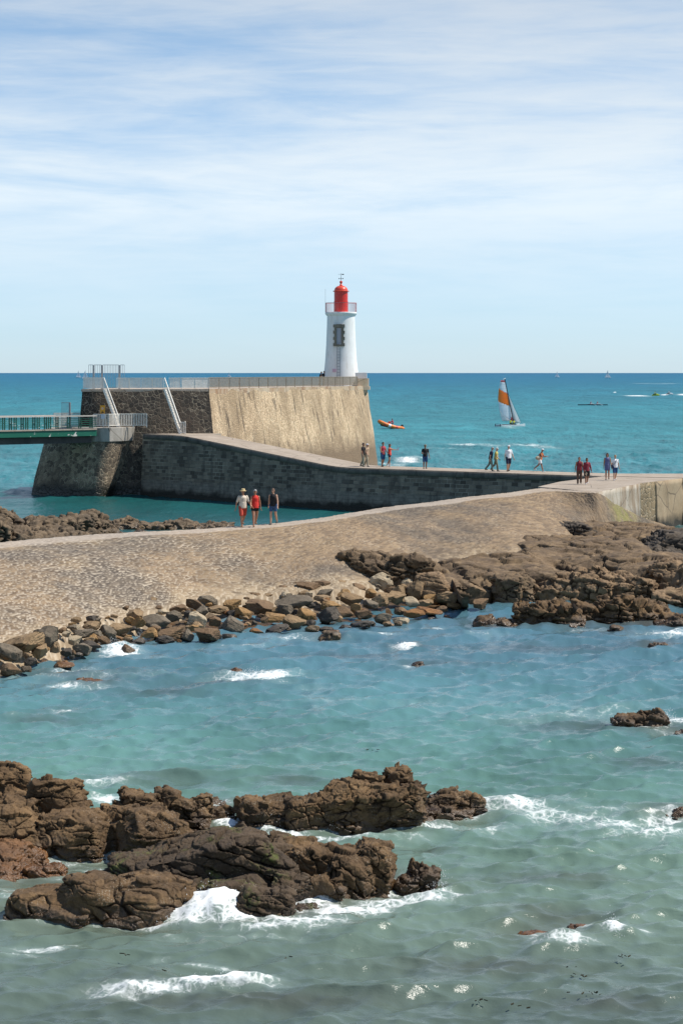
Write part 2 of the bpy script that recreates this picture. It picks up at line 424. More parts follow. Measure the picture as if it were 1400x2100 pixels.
jetty_skin('back_wall', [(-JW-.5,None,-1.5),(-JW-.01,0,None)], M_LITRUB)
m = MB(); poly = [(-16.2,159.0),(-12.8,155.6),(-10.7,157.2),(-9.9,160.8),(-15,161.5)]
m.prism([(x,y,3.5) for x,y in poly],[(x,y,4.985) for x,y in poly]); m.build('landing', M_PATH, jet)

# ================================================================== quay block at the bend
quay = empty('quay_block', (18,121,0), 'weathered ochre concrete quay block at the bend where jetty and causeway meet', 'quay')
q1, q2, q2b, q3, q4 = (14.8,113.0), (18.55,121.6), (19.9,124.0), (22.35,127.8), (24.6,133.5)
poly = [q1, q2, q2b, q3, q4, (18.6,133.6), (17.4,130.0), (13.8,123.6), (11.9,118.2)]
m = MB(); m.prism([(x,y,-1.5) for x,y in poly], [(x,y,3.085) for x,y in poly]); m.build('core', M_PATH, quay)
def panel(name, a, b, mat, out, label, zt=3.075):
    a = np.array(a); b = np.array(b); d = (b-a)/np.linalg.norm(b-a); n = np.array([d[1],-d[0]])
    nu, nz = 30, 16; V = []; 
    for j in range(nz):
        for i in range(nu):
            p = a+(b-a)*i/(nu-1)+n*(out+.12*(1-j/(nz-1))); V.append((p[0],p[1],-1.5+(zt+1.5)*j/(nz-1)))
    V = np.array(V); V[:,:2] += n*(fbm(V*.6,4,31)*.09)[:,None]
    k = len(V); back = V.copy(); back[:,:2] -= n*.35
    fs = [(j*nu+i, j*nu+i+1, (j+1)*nu+i+1, (j+1)*nu+i) for j in range(nz-1) for i in range(nu-1)]
    fs += [(k+f[3],k+f[2],k+f[1],k+f[0]) for f in fs]
    fs += [((nz-1)*nu+i, (nz-1)*nu+i+1, k+(nz-1)*nu+i+1, k+(nz-1)*nu+i) for i in range(nu-1)]
    for e in (0, nu-1):
        for j in range(nz-1): fs.append((j*nu+e,(j+1)*nu+e,k+(j+1)*nu+e,k+j*nu+e))
    o = link(name, mesh_from(name, np.vstack([V,back])-np.array(quay.location), np.array(fs)), mat, quay); o['label'] = label
panel('wall_panel', q1, q2, M_QUAYA, .05, 'whitish flaking concrete wall panel')
panel('wall_panel', q2, q2b, M_QUAYB, .02, 'rough stone masonry wall panel')
panel('wall_panel', q2b, q3, M_QUAYC, .10, 'brown smooth concrete wall panel')

# ================================================================== the cobbled causeway (loft: far side, walkway, convex slope, toe)
CW_FAR = [(-260,1136,2.6),(-120,1122,2.7),(0,1113,2.75),(130,1101,2.8),(280,1092,2.8),(400,1086,2.8),(480,1080,2.8),(560,1074,2.8),(650,1063,2.85),(720,1052,2.9),
          (790,1041,2.9),(880,1030,2.92),(960,1019,2.95),(1040,1011,2.98),(1110,1001.5,3.02),(1167,1005,3.04),(1223,1010,3.04),(1255,1029,2.3),(1288,1047,1.6),(1325,1065,.9),(1362,1077,.2)]
CW_TOE = [(-330,1380,.55),(-160,1352,.65),(0,1325,.7),(110,1297,.75),(230,1268,.75),(330,1244,.8),(430,1226,.85),(540,1214,.85),(640,1208,.85),(725,1203,.8),
          (850,1178,.8),(960,1152,1.0),(1080,1141,1.1),(1165,1116,1.05),(1200,1108,.9),(1222,1104,.75),(1240,1102,.65),(1275,1098,.5),(1310,1092,.3),(1345,1087,.12),(1385,1086,-.1)]
cf = np.array([at(*p) for p in CW_FAR]); ct = np.array([at(*p) for p in CW_TOE])
def spline(P, n):
    k = len(P); t = np.linspace(0, k-1.0001, n); i = np.floor(t).astype(int); f = (t-i)[:,None]
    g = lambda j: P[np.clip(j,0,k-1)]
    p0,p1,p2,p3 = g(i-1),g(i),g(i+1),g(i+2)
    return .5*((2*p1)+(-p0+p2)*f+(2*p0-5*p1+4*p2-p3)*f**2+(-p0+3*p1-3*p2+p3)*f**3)
NU = 760
cF, cT = spline(cf, NU), spline(ct, NU)
dirn = cT-cF; dirn[:,2] = 0; L = np.linalg.norm(dirn,axis=1,keepdims=True); dirn /= L
along = np.gradient(cF, axis=0); along[:,2] = 0; along /= np.linalg.norm(along,axis=1,keepdims=True)
WALK = 2.0
vs = [-3.2,-1.6,-.8,-.35,-.12] + list(np.linspace(0,WALK,18)) + list(WALK+np.linspace(0,1,190)[1:]**1.15*1000) + [2000+.25*k for k in range(1,14)] + [3000]
rowsV = []; acc = None; S = []
wk = (WALK*(1-sstep(.74,.84,np.linspace(0,1,NU)))+.04)[:,None]
for v in vs:
    if v < 0: p = cF+dirn*v; p = p.copy(); p[:,2] = cF[:,2]-(abs(v)**1.3)*1.05
    elif v <= WALK: p = cF+dirn*wk*(v/WALK); p = p.copy(); p[:,2] = cF[:,2]-.03*(v/WALK)**2
    elif v < 2000:
        s = (v-WALK)/1000; p = cF+dirn*(wk+(L-wk)*s); p = p.copy(); p[:,2] = cF[:,2]-.03+(cT[:,2]-cF[:,2])*(.22*s+.78*s**1.7)
    elif v < 2900: k = v-2000; p = cT+dirn*k; p = p.copy(); p[:,2] = cT[:,2]-.34*k-.04*k*k
    else: p = cT+dirn*6; p = p.copy(); p[:,2] = -2.5
    rowsV.append(p)
CWV = np.array(rowsV)                                        # rows x NU x 3
sA = np.concatenate([[0],np.cumsum(np.linalg.norm(np.diff(cF[:,:2],axis=0),axis=1))])
cr = np.zeros(CWV.shape[:2]); cr[1:] = np.cumsum(np.linalg.norm(np.diff(CWV,axis=0),axis=2),axis=0)
uu = np.broadcast_to(sA[None,:],cr.shape).ravel(); vv = cr.ravel(); Pf = CWV.reshape(-1,3)
q = np.stack([uu*.9+vv*.35, vv*1.9-uu*.25],1)*2.6 + .22*np.stack([noise3(Pf*.8,3),noise3(Pf*.8,4)],1)
f1,f2,cid = voro2(q, 21); edge = f2-f1
q2_ = np.stack([uu,vv],1)*4.5; g1,g2,gid = voro2(q2_, 77)
sv_ = np.tile(np.array(vs)[:,None],(1,NU)).ravel()
slope = np.clip((sv_-WALK)/60,0,1)                           # the walkway itself is worn nearly smooth
hgt = (sstep(.0,.28,edge)*(.35+1.0*cid)*.042)*(.45+.55*slope) + .012*noise3(Pf*5,8)*slope + .10*fbm(Pf*.25,3,9)*np.clip(slope+.2,0,1)
Pf = Pf.copy(); Pf[:,2] += np.where(sv_<2900, hgt, 0)
rr = len(vs); fs = (np.arange(rr-1)[:,None]*NU+np.arange(NU-1)[None,:]).ravel(); fs = np.stack([fs, fs+NU, fs+NU+1, fs+1],1)
t = NT('cobbled stone paving'); p = t.pos(); ed = t.attr('joint'); idn = t.attr('stone'); vv_ = t.attr('across')
base = t.mix(idn, (.13,.086,.048), (.295,.205,.118))
base = t.mix(t.rng(t.noise(p, .16, 5, .65), .44, .58, 0, .8), base, t.mix(idn, (.05,.042,.034), (.12,.10,.078)))    # lichen-dark areas
base = t.mix(t.rng(t.noise(p, .4, 4), .5, .68, 0, .55), base, t.mix(idn, (.17,.115,.06), (.33,.235,.13)))             # ochre areas
base = t.mix(t.rng(t.noise(p, 16, 4), .4, .75, 0, .45), base, (.10,.078,.055))
mort = t.mix(t.rng(t.noise(p, .55, 5, .65), .42, .62), (.13,.10,.07), (.46,.385,.285))
ed2 = t.math('MULTIPLY', ed, t.rng(t.sep(p)[0], -9, 6, .85, .4)); mort = t.mix(t.rng(t.sep(p)[0], -11, 2, .5, 0), mort, (.66,.57,.45)); base = t.mix(ed2, base, mort)
base = t.mix(t.rng(t.math('ADD', vv_, t.rng(t.noise(p, .8, 4), .3, .7, -.08, .08)), .86, .99, 0, .8), base, t.mix(ed, t.mix(idn, (.20,.145,.085), (.38,.29,.185)), (.46,.38,.27)))
base = t.mix(t.rng(t.math('ADD', vv_, t.rng(t.noise(p, 1.5, 3), .3, .7, -.012, .012)), .0, .03, .6, 0), base, t.mix(t.noise(p, 3, 4), (.40,.33,.26), (.52,.45,.37)))
alg = t.math('MULTIPLY', t.attr('algae'), t.rng(t.noise(p, 1.3, 4), .35, .6)); base = t.mix(alg, base, (.19,.19,.035))
M_COB = t.fin(base, .9, t.bump(t.noise(p, 22, 4, .65), .02, .7))
acr = np.where(sv_ <= WALK, 0, np.where(sv_ < 2000, (sv_-WALK)/1000, 1))
alg = np.clip(1-np.hypot((Pf[:,0]-16.9)/2.6, (Pf[:,1]-116.5)/4.6),0,1)*1.6
alg = np.clip(alg,0,1)*.6
o = link('cobbled_causeway', mesh_from('cobbled_causeway', Pf, fs, True, None, {'joint': 1-sstep(.05,.18,edge), 'stone': cid, 'across': acr, 'algae': alg}), M_COB)
tag(o, 'humped cobbled stone causeway crossing the middle with three walkers on its crest', 'causeway')
def causeway_z(x, y):
    d = (CWV[:,:,0]-x)**2+(CWV[:,:,1]-y)**2; i = np.unravel_index(np.argmin(d), d.shape)
    return float(Pf.reshape(rr,NU,3)[i][2])

# ================================================================== the lighthouse
lh = empty('lighthouse', (0,202.0,ZD), 'white round lighthouse tower with a bright red lantern on the bastion', 'lighthouse')
Lc = np.array([-.05,202.0]); s_ = F/202.0
def tz(py): return H-(py-HZ)*202.0/F
t = NT('white tower paint'); p = t.pos(); n = t.noise(p, 1.2, 5)
col = t.mix(t.rng(n, .3, .75), (.80,.80,.79), (.71,.71,.69)); col = t.mix(t.rng(t.noise(t.mapv(p,(2,2,.2)), 1.8, 6, .65), .54, .72, 0, .4), col, (.47,.42,.35)); col = t.mix(t.rng(t.noise(t.mapv(p,(5,5,.3)), 2.2, 4), .62, .72, 0, .35), col, (.40,.26,.16))
M_WHITE = t.fin(col, .7, t.bump(t.noise(p, 8, 5), .01, .4))
M_RED = paint('red lantern paint', (.62,.028,.018), .32, .1)
M_REDDOME = paint('dome red paint', (.68,.075,.04), .38, .1)
M_DKSTONE = mat_concrete('granite surround', (.16,.145,.115), (.27,.24,.19), (.07,.06,.045), .6, crack=False)
M_GLASSR = NT('red lantern glass').fin((.16,.003,.015), .12)
M_GREYMET = paint('galvanised steel', (.42,.42,.41), .5, .15, .3)
M_DKMET = paint('dark ironwork', (.03,.035,.04), .5, .2, .3)
zb, z0 = ZD, tz(640)
prof = [(1.84,ZD-.02),(1.78,tz(766)),(1.70,tz(752)),(1.62,tz(735)),(1.55,tz(712)),(1.50,tz(690)),(1.46,tz(668)),(1.44,tz(652)),(1.44,tz(648)),(1.53,tz(646.5)),(1.60,tz(644.5)),(1.64,tz(643)),(1.64,tz(641)),(1.60,tz(640))]
m = MB(); m.lathe(prof, (Lc[0],Lc[1],0), 72); auto_smooth(m.build('tower', M_WHITE, lh), 30)
rl = 14.0/s_*1.02
m = MB(); m.lathe([(rl*1.03,tz(640.2)),(rl*1.03,tz(638.8)),(rl,tz(638.5)),(rl,tz(620)),(rl*1.035,tz(619.6)),(rl*1.035,tz(618)),(rl*.985,tz(617.8)),(rl*.985,tz(597.5))], (Lc[0],Lc[1],0), 48)
lan = auto_smooth(m.build('lantern', M_RED, lh), 30)
for k in range(9):                                                   # glazed panes between the bars
    a0 = -math.pi/2-1.95+k*.433; V=[]
    for zz in (tz(617),tz(598.5)):
        for j in range(5):
            a = a0+.03+j*(.433-.06)/4; V.append((Lc[0]+math.cos(a)*rl*1.004, Lc[1]+math.sin(a)*rl*1.004, zz))
    V = np.array(V); 
    if k in (2,3,7,8,0,1): MB().add(V, [(j,j+1,5+j+1,5+j) for j in range(4)]).build('pane', M_GLASSR, lan)
m = MB(); m.lathe([(rl*1.02,tz(608.6)),(rl*1.05,tz(608.4)),(rl*1.05,tz(607.2)),(rl*1.02,tz(607))], (Lc[0],Lc[1],0), 48); m.build('band', M_RED, lan)
m = MB(); dome = [(rl*1.0,tz(598)),(rl*1.16,tz(597.5)),(rl*1.17,tz(596)),(rl*1.0,tz(595.6))]
for a in range(0,86,7): dome.append((rl*.97*math.cos(math.radians(a))+.0, tz(595.2)+math.sin(math.radians(a))*(10.2/s_)))
dome += [(.14,tz(584.5))]
m.lathe(dome, (Lc[0],Lc[1],0), 48); auto_smooth(m.build('dome', M_REDDOME, lh), 40)
m = MB(); m.lathe([(.15,tz(585)),(.17,tz(584)),(.10,tz(582.5)),(.09,tz(581)),(.13,tz(579.6)),(.165,tz(578)),(.15,tz(576.6)),(.07,tz(575.6)),(.02,tz(575))], (Lc[0],Lc[1],0), 20); auto_smooth(m.build('finial', M_REDDOME, lh))
m = MB(); c = (Lc[0],Lc[1]); m.tube((*c,tz(576)),(*c,tz(560)),.018)
m.bar((c[0]-.3,c[1],tz(562.2)),(c[0]+.28,c[1],tz(562.2)),.02); m.bar((c[0]+.1,c[1],tz(562.2)),(c[0]+.3,c[1],tz(562.2)),.02,.1)
m.bar((c[0]-.2,c[1],tz(570.8)),(c[0]+.2,c[1],tz(570.8)),.015); m.bar((c[0],c[1]-.2,tz(570.8)),(c[0],c[1]+.2,tz(570.8)),.015)
for dx,dy in ((.2,0),(-.2,0),(0,.2),(0,-.2)): m.box((c[0]+dx-.04,c[1]+dy-.02,tz(570.8)-.06),(c[0]+dx+.04,c[1]+dy+.02,tz(570.8)+.06))
m.build('weather_vane', M_DKMET, lh)
M_PINK = paint('faded red railing paint', (.50,.17,.17), .5, .2)
ral = link('gallery_railing', MB().lathe([(1.585,tz(621.4)),(1.615,tz(621.4)),(1.615,tz(620.6)),(1.585,tz(620.6)),(1.585,tz(621.4))], (0,0,0), 48, False).build('x', M_PINK).data, M_PINK, lh)
bpy.data.objects.remove(bpy.data.objects['x']); ral.location = (Lc[0], 0, -ZD)
m = MB()
for k in range(64):
    a = 2*math.pi*k/64; x = Lc[0]+math.cos(a)*1.6; y = Lc[1]+math.sin(a)*1.6; m.tube((x,y,tz(640.5)),(x,y,tz(620.8)),.014,n=6)
o = m.build('baluster', M_PINK, None); o.parent = ral; o.data.transform(Matrix.Translation((-Lc[0],-202.0,0)))
m = MB(); m.tube((Lc[0]-1.62,Lc[1],tz(640)),(Lc[0]-1.62,Lc[1],tz(592)),.014,n=6); m.build('aerial', M_GREYMET, lh)
# window with its rough stone surround, built into the tower's front
wz0, wz1 = tz(710), tz(665.5); wx = (693.8-CX)*200.6/F
win = empty('window', (wx-Lc[0], -1.53, (wz0+wz1)/2-ZD), None, None); win.parent = lh
def wpart(name, m, mat):
    o = m.build(name, mat); o.parent = win; return o
ww, wh = .62, (wz1-wz0)/2
m = MB(); th = .30
for sx in (-1,1):
    for j in range(7):
        z = -wh+.0+j*(2*wh)/7; e = .1 if j%2==0 else -.02
        x0, x1 = sorted((sx*.28, sx*(.5+e))); m.box((x0,-th/2+.008*(j%3),z+.006),(x1,th/2,z+2*wh/7-.006))
m.box((-.28,-th/2-.01,wh-.30),(.28,th/2,wh+.02)); m.box((-.3,-th/2-.03,-wh-.02),(.3,th/2,-wh+.2))
wpart('frame', m, M_DKSTONE)
t = NT('grey window board'); M_BOARD = t.fin(t.mix(t.noise(t.coord(), 3, 4), (.30,.31,.36), (.40,.41,.46)), .35)
wpart('pane', MB().box((-.278,-.0,-wh+.2),(.278,.04,wh-.3)), M_BOARD)
m = MB(); m.box((-.278,-.06,-wh+.2),(-.235,-.001,wh-.3)); m.box((.235,-.06,-wh+.2),(.278,-.001,wh-.3)); m.box((-.235,-.06,wh-.35),(.235,-.001,wh-.3))
wpart('sash', m, M_DKSTONE)
# ladder
lad = MB(); zl0, zl1 = ZD, wz0-.1
def rad(z): return float(np.interp(z, [q_[1] for q_ in prof], [q_[0] for q_ in prof]))
for sx in (-.15,.15):
    lad.bar((wx+sx, Lc[1]-rad(zl0)-.17, zl0), (wx+sx, Lc[1]-rad(zl1)-.17, zl1), .045)
k = 0; z = zl0+.2
while z < zl1: lad.bar((wx-.15, Lc[1]-rad(z)-.17, z), (wx+.15, Lc[1]-rad(z)-.17, z), .03); z += .30
lad.build('ladder', paint('ladder steel', (.20,.22,.25), .5), lh)
t = NT('pink plaque enamel'); uv = t.sep(t.coord('Generated')); rows_ = t.math('PINGPONG', t.math('MULTIPLY', uv[2], 4.0), .5)
inset = t.math('LESS_THAN', t.math('ABSOLUTE', t.math('SUBTRACT', uv[0], .5)), .4)
M_PLQ = t.fin(t.mix(t.math('MULTIPLY', t.math('LESS_THAN', rows_, .2), inset), (.62,.52,.60), (.50,.16,.22)), .4)
a = math.radians(-90-22); x = Lc[0]+math.cos(a)*1.80; y = Lc[1]+math.sin(a)*1.80; m = MB(); m.box((-.24,-.02,-.16),(.24,.02,.16))
o = m.build('plaque', M_PLQ); o.parent = lh; o.location = (x-0, y-202.0, tz(759.5)-ZD); o.rotation_euler = (-.05,0,a+math.pi/2)
m = MB(); m.box((1.2,201.0,ZD),(2.62,204.0,ZD+1.40)); o = m.build('white_parapet_wall', M_WHITE, None, (1.9,202.5,ZD), bevel=.03)
tag(o, 'small white rendered parapet block beside the foot of the lighthouse', 'wall')

# ================================================================== railings, stairs, gates
M_RAILP = paint('pale weathered railing', (.82,.77,.69), .6, .12, .0)
M_RAILB = paint('brown weathered railing', (.27,.215,.155), .7, .2)
def railing(name, pts, z0, h, label, mat, post=1.6, gap=.12, bw=.022, cat='railing', bot=.12, depth=.05, postw=.06, group=None, kick=True):
    pts = [np.array(p, float) for p in pts]
    r = empty(name, (*pts[0], z0), label, cat, group); top = MB(); bal = MB(); btm = MB()
    for a, b in zip(pts[:-1], pts[1:]):
        L_ = np.linalg.norm(b-a); d = (b-a)/L_
        top.bar((*a,z0+h),(*b,z0+h),.06,.05); btm.bar((*a,z0+bot),(*b,z0+bot),.04,.04)
        n = max(1, round(L_/post))
        for k in range(n+1 if b is pts[-1] else n):
            q = a+d*L_*k/n; MB().box((q[0]-postw/2,q[1]-postw/2,z0-.05),(q[0]+postw/2,q[1]+postw/2,z0+h-.026)).build('post', mat, r)
        nb = int(L_/gap)
        for k in range(1,nb):
            q = a+d*L_*k/nb
            bal.bar((*q,z0+bot),(*q,z0+h-.02),bw,depth,(d[0],d[1],0))
    top.build('top_rail', mat, r); btm.build('bottom_rail', mat, r); bal.build('balusters', mat, r)
    return r
inn = lambda p, k: p
fa = (bC[0]+.1,160.9); fb = P2(212,160.95); fc = P2(240,161.0); fd = P2(335,161.35); fe = P2(347,161.45)
railing('metal_railing', [fa, fb], ZD, .95, 'short pale metal railing at the landward corner of the bastion top', M_RAILP, 1.0, .115, .03, depth=.10)
railing('metal_railing', [fc, P2(290,161.2), fd], ZD, .93, 'pale metal railing between the two stair heads on the bastion front', M_RAILP, 1.0, .115, .03, depth=.10)
railing('metal_railing', [fe, P2(372,161.6), (bA[0]+.0,162.15)], ZD, .93, 'pale railing from the second stair head to the bastion corner', M_RAILP, 1.0, .115, .03, depth=.10)
u_ = np.array(bB)-np.array(bA); u_ /= np.linalg.norm(u_)
railing('metal_railing', [np.array(bA)+u_*.25+(-.12,0), np.array(bB)-u_*.9+(-.12,0)], ZD, .95, 'long brown slatted railing running along the sunlit bastion edge', M_RAILB, 2.2, .13, .014, depth=.07)
# tall security gate on the deck
g = empty('security_gate', (*P2(216,163),ZD), 'tall grey barred security gate standing on the bastion deck above the stair', 'gate')
gy = 163.2; gx = lambda p: P2(p,gy)[0]; zt = H-(748-HZ)*gy/F
for p_, w in ((192,.16),(209,.16),(245,.17)): MB().box((gx(p_)-w/2,gy-.08,ZD),(gx(p_)+w/2,gy+.08,zt-.02)).build('post', M_GREYMET, g)
for nm, p0, p1 in (('side_panel',182,191),('side_panel',193,208),('door_panel',211,243.5),('side_panel',247,255)):
    m = MB(); x0, x1 = gx(p0), gx(p1); m.bar((x0,gy,zt),(x1,gy,zt),.04); m.bar((x0,gy,ZD+.1),(x1,gy,ZD+.1),.04); n = max(2,int((x1-x0)/.125))
    for k in range(n+1):
        x = x0+(x1-x0)*k/n; m.bar((x,gy,ZD+.1),(x,gy,zt),.028)
    m.build(nm, M_GREYMET, g)
def stair(name, top, bot, label, w=.8, group=None):
    top = np.array(top); bot = np.array(bot); r = empty(name, tuple(bot), label, 'stair', group); d = bot-top
    M_ = M_RAILP; off = np.array([0,-w,0])
    for o_ in (np.zeros(3), off): MB().bar(top+o_, bot+o_, .05, .2).build('stringer', M_, r)
    m = MB(); n = int(abs(d[2])/.21)
    for k in range(1,n):
        q = top+d*k/n; m.box((q[0]-.13,q[1]-w+.03,q[2]-.02),(q[0]+.13,q[1]-.03,q[2]+.02))
    m.build('treads', M_, r)
    for o_ in (off,):
        MB().bar(top+o_+(0,0,.95), bot+o_+(0,0,.95), .07, .07).build('handrail', M_, r); m = MB()
        for k in range(0,n+1):
            q = top+d*k/n+o_; m.bar(q, q+(0,0,.95), .025)
        m.build('balusters', M_, r)
    return r
sx = lambda p, y=160.2: P2(p,y)[0]
stair('steel_stair', (sx(214),160.6,ZD), (sx(245),160.0,Zc), 'steep pale steel stair from the bastion top to the bridge landing')
stair('steel_stair', (sx(339),160.2,ZD), (sx(373.5),159.0,5.0), 'steep pale steel stair from the bastion top down to the ramp')
railing('metal_railing', [(sx(371,158.9),158.3), (sx(380,158.2),158.2), (sx(380,160),159.9)], 5.0, .98, 'small pale metal railing at the foot of the stair on the ramp', M_RAILP, .6, .11, .025)
railing('metal_railing', [(-20.1,158.15), (-18.85,158.05), (-18.05,159.0), (-17.0,159.4), (-15.9,159.45)], Zc+.03, 1.05, 'pale grey railing curving round the concrete landing of the abutment', M_RAILP, 1.25, .125, .03)
railing('metal_fence', [(-24.4,165.5),(-22.4,166.2),(-21.55,166.4)], 5.36, 1.2, 'grey slatted fence behind the footbridge on the rear landing', M_RAILP, .8, .09, .05)
g = empty('security_gate', (-22.9,165.0,5.35), 'narrow grey barred gate on the rear landing behind the footbridge', 'gate')
m = MB(); x0, x1 = P2(126,164.8)[0], P2(141,164.8)[0]; zt = H-(825-HZ)*164.8/F
for k in range(7): x = x0+(x1-x0)*k/6; m.bar((x,164.8,5.4),(x,164.8,zt),.025)
m.bar((x0,164.8,zt),(x1,164.8,zt),.04); m.bar((x0,164.8,5.5),(x1,164.8,5.5),.04); m.build('door_panel', M_GREYMET, g)
MB().box((x1+.02,164.7,5.35),(x1+.16,164.9,zt)).build('post', M_GREYMET, g)
# warning sign on its post
sg = empty('warning_sign', (-19.3,158.1,Zc), 'orange warning sign with a white notice below it on a post at the landing railing', 'sign')
MB().tube((-19.3,158.12,Zc),(-19.3,158.12,7.35),.03).build('post', M_GREYMET, sg)
t = NT('orange sign enamel'); c = t.sep(t.coord('Generated')); dx = t.math('SUBTRACT', c[0], .5); dz = t.math('SUBTRACT', c[2], .62)
ring = t.math('LESS_THAN', t.math('ADD', t.math('POWER', t.math('MULTIPLY', dx, 1.0), 2.0), t.math('POWER', t.math('MULTIPLY', dz, 1.7), 2.0)), .075)
tri = t.math('LESS_THAN', t.math('ABSOLUTE', dx), t.math('MULTIPLY', t.math('SUBTRACT', .34, c[2]), 1.2)); tri = t.math('MULTIPLY', tri, t.math('GREATER_THAN', c[2], .04))
M_SIGN = t.fin(t.mix(tri, t.mix(ring, (.80,.33,.015), (.80,.45,.30)), (.12,.05,.01)), .4)
yS = 157.98; MB().box((P2(205.5,yS)[0],yS,H-(848-HZ)*yS/F),(P2(215,yS)[0],yS+.03,H-(831-HZ)*yS/F)).build('sign_plate', M_SIGN, sg)
t = NT('white notice'); c = t.sep(t.coord('Generated')); ln = t.math('LESS_THAN', t.math('PINGPONG', t.math('MULTIPLY', c[2], 7.0), .5), .13)
M_NOTE = t.fin(t.mix(t.math('MULTIPLY', ln, t.math('LESS_THAN', t.math('ABSOLUTE', t.math('SUBTRACT', c[0], .5)), .36)), (.68,.68,.72), (.36,.36,.42)), .5)
MB().box((P2(206.5,yS)[0],yS,H-(858.5-HZ)*yS/F),(P2(215,yS)[0],yS+.03,H-(849-HZ)*yS/F)).build('notice', M_NOTE, sg)

# ================================================================== the green footbridge
br = empty('footbridge', (-26.7,152.5,5.4), 'green painted steel footbridge with a pale handrail reaching the abutment', 'footbridge')
b1 = np.array([-19.75,157.45]); b0 = np.array([-26.7,152.45]); bd = (b1-b0)/np.linalg.norm(b1-b0); bn = np.array([bd[1],-bd[0]]); bs = b0-bd*14
t = NT('green bridge paint'); p = t.pos(); fl = t.math('MULTIPLY', t.rng(t.noise(p, 1.3, 4, .6), .60, .63), t.rng(t.noise(p, 5, 3), .45, .5))
M_GREEN = t.fin(t.mix(fl, t.mix(t.noise(p, 2, 4), (.004,.10,.062), (.008,.15,.09)), (.62,.60,.55)), .5)
M_GREEND = paint('dark green post paint', (.004,.05,.034), .5)
M_BEAM = mat_concrete('dark bridge beam', (.06,.055,.05), (.10,.09,.08), (.03,.03,.03), .5, crack=False)
def span(name, o0, o1, z0, z1, mat, ext=0.0):
    a, b = bs+bn*o0, b1+bd*ext+bn*o0; c, d = bs+bn*o1, b1+bd*ext+bn*o1
    m = MB(); m.prism([(*a,z0),(*b,z0),(*d,z0),(*c,z0)][::-1], [(*a,z1),(*b,z1),(*d,z1),(*c,z1)][::-1]); return m.build(name, mat, br)
W = 2.6
span('deck', -W, -.12, 5.22, 5.40, M_DECK); span('girder', -.12, 0, 4.90, 5.38, M_GREEN); span('girder', -W-.12, -W, 4.90, 5.38, M_GREEN)
span('deck_edge', -.16, .06, 5.384, 5.50, M_DECK); span('beam', -W+.1, -.3, 4.34, 5.2, M_BEAM, -.3)
M_HAND = paint('pale timber handrail', (.55,.49,.43), .7, .15)
Lb = np.linalg.norm(b1-bs)
for side, o_ in ((0,-.02),(1,-W+.02)):
    m = MB(); a, b = bs+bn*o_, b1+bn*o_
    if side: b = b1-bd*2.4+bn*o_
    m.bar((*a,6.52),(*b,6.52),.16,.09); m.build('handrail', M_HAND, br)
    m = MB()
    for k in range(5): m.bar((*a,5.66+k*.165),(*b,5.66+k*.165),.035)
    m.build('rail_bars', M_GREEN, br)
    k = 0
    while k*1.02 < np.linalg.norm(b-a):
        q = b-bd*(k*1.02+.5); m = MB(); 
        for e in (-.09,.09): m.bar((*(q+bd*e),5.38),(*(q+bd*e),6.48),.06,.09,(bd[0],bd[1],0))
        m.box((q[0]-.1,q[1]-.04,5.9),(q[0]+.1,q[1]+.04,5.96)); m.build('post', M_GREEND, br); k += 1
# ================================================================== rock
def mat_rock(name, dry_a, dry_b, hi=None, wet_z=.35, weed=(.085,.045,.015), wetamt=.75, lichen=0.0, dark=.5, pale=.35):
    t = NT(name); p = t.pos(); z = t.sep(p)[2]
    n = t.noise(p, .9, 6, .62); col = t.mix(t.rng(n, .32, .68), dry_a, dry_b)
    col = t.mix(t.rng(t.noise(p, 3.6, 8, .75), .44, .66, 0, .8), col, tuple(x*dark for x in dry_a))
    col = t.mix(t.rng(t.noise(t.mapv(p,(1,1,1),(0,0,0),(9,4,2)), 2.0, 6, .7), .52, .72, 0, pale), col, hi or tuple(min(.6,x*1.7) for x in dry_b))
    zz = t.math('ADD', z, t.rng(t.noise(p, 1.7, 4), .25, .75, -.22, .22))
    wv = t.rng(zz, wet_z*.25, wet_z, 1, 0)
    col = t.mix(t.math('MULTIPLY', wv, wetamt), col, t.mix(t.rng(t.noise(p, 3, 4), .35, .65), weed, tuple(x*.4 for x in dry_a)))
    if lichen:
        g = t.math('MULTIPLY', t.rng(t.noise(p, 1.1, 4), .56, .64), t.rng(t.noise(p, 9, 4), .42, .6, 0, lichen)); col = t.mix(g, col, (.09,.11,.02))
    bz = t.math('MULTIPLY', t.rng(zz, wet_z*.5, wet_z*.9), t.rng(zz, wet_z*1.3, wet_z*2.4, 1, 0)); bs_ = t.math('MULTIPLY', t.rng(t.voro(p, 26, 'F1'), .22, .34, 1, 0), t.rng(t.noise(p, 2.3, 4), .5, .62))
    col = t.mix(t.math('MULTIPLY', t.math('MULTIPLY', bz, bs_), .6), col, (.38,.33,.25))
    crack = t.attr('crack'); col = t.mix(t.math('MULTIPLY', crack, .85), col, tuple(x*.2 for x in dry_a))  # crevice shade painted into the colour along cracks and ledge notches
    rough = t.rng(zz, wet_z*.2, wet_z*.9, .32, .92)
    b1 = t.bump(t.noise(p, 8, 10, .75), .035, .9); b2 = t.bump(t.noise(p, 60, 5, .65), .008, .9, b1)
    return t.fin(col, rough, b2)
M_RK = mat_rock('brown reef rock', (.062,.036,.016), (.215,.128,.055), (.30,.185,.085), .40, lichen=.0, pale=.6)
M_RKD = mat_rock('dark slab rock', (.045,.031,.019), (.125,.080,.041), (.16,.105,.06), .30, lichen=.75)
M_RKR = mat_rock('red weedy rock', (.14,.065,.02), (.24,.115,.04), (.30,.16,.07), .9, weed=(.16,.065,.014))
M_RKF = mat_rock('far bedrock', (.095,.064,.038), (.24,.158,.082), (.38,.265,.145), .55, weed=(.17,.095,.03), pale=.5)
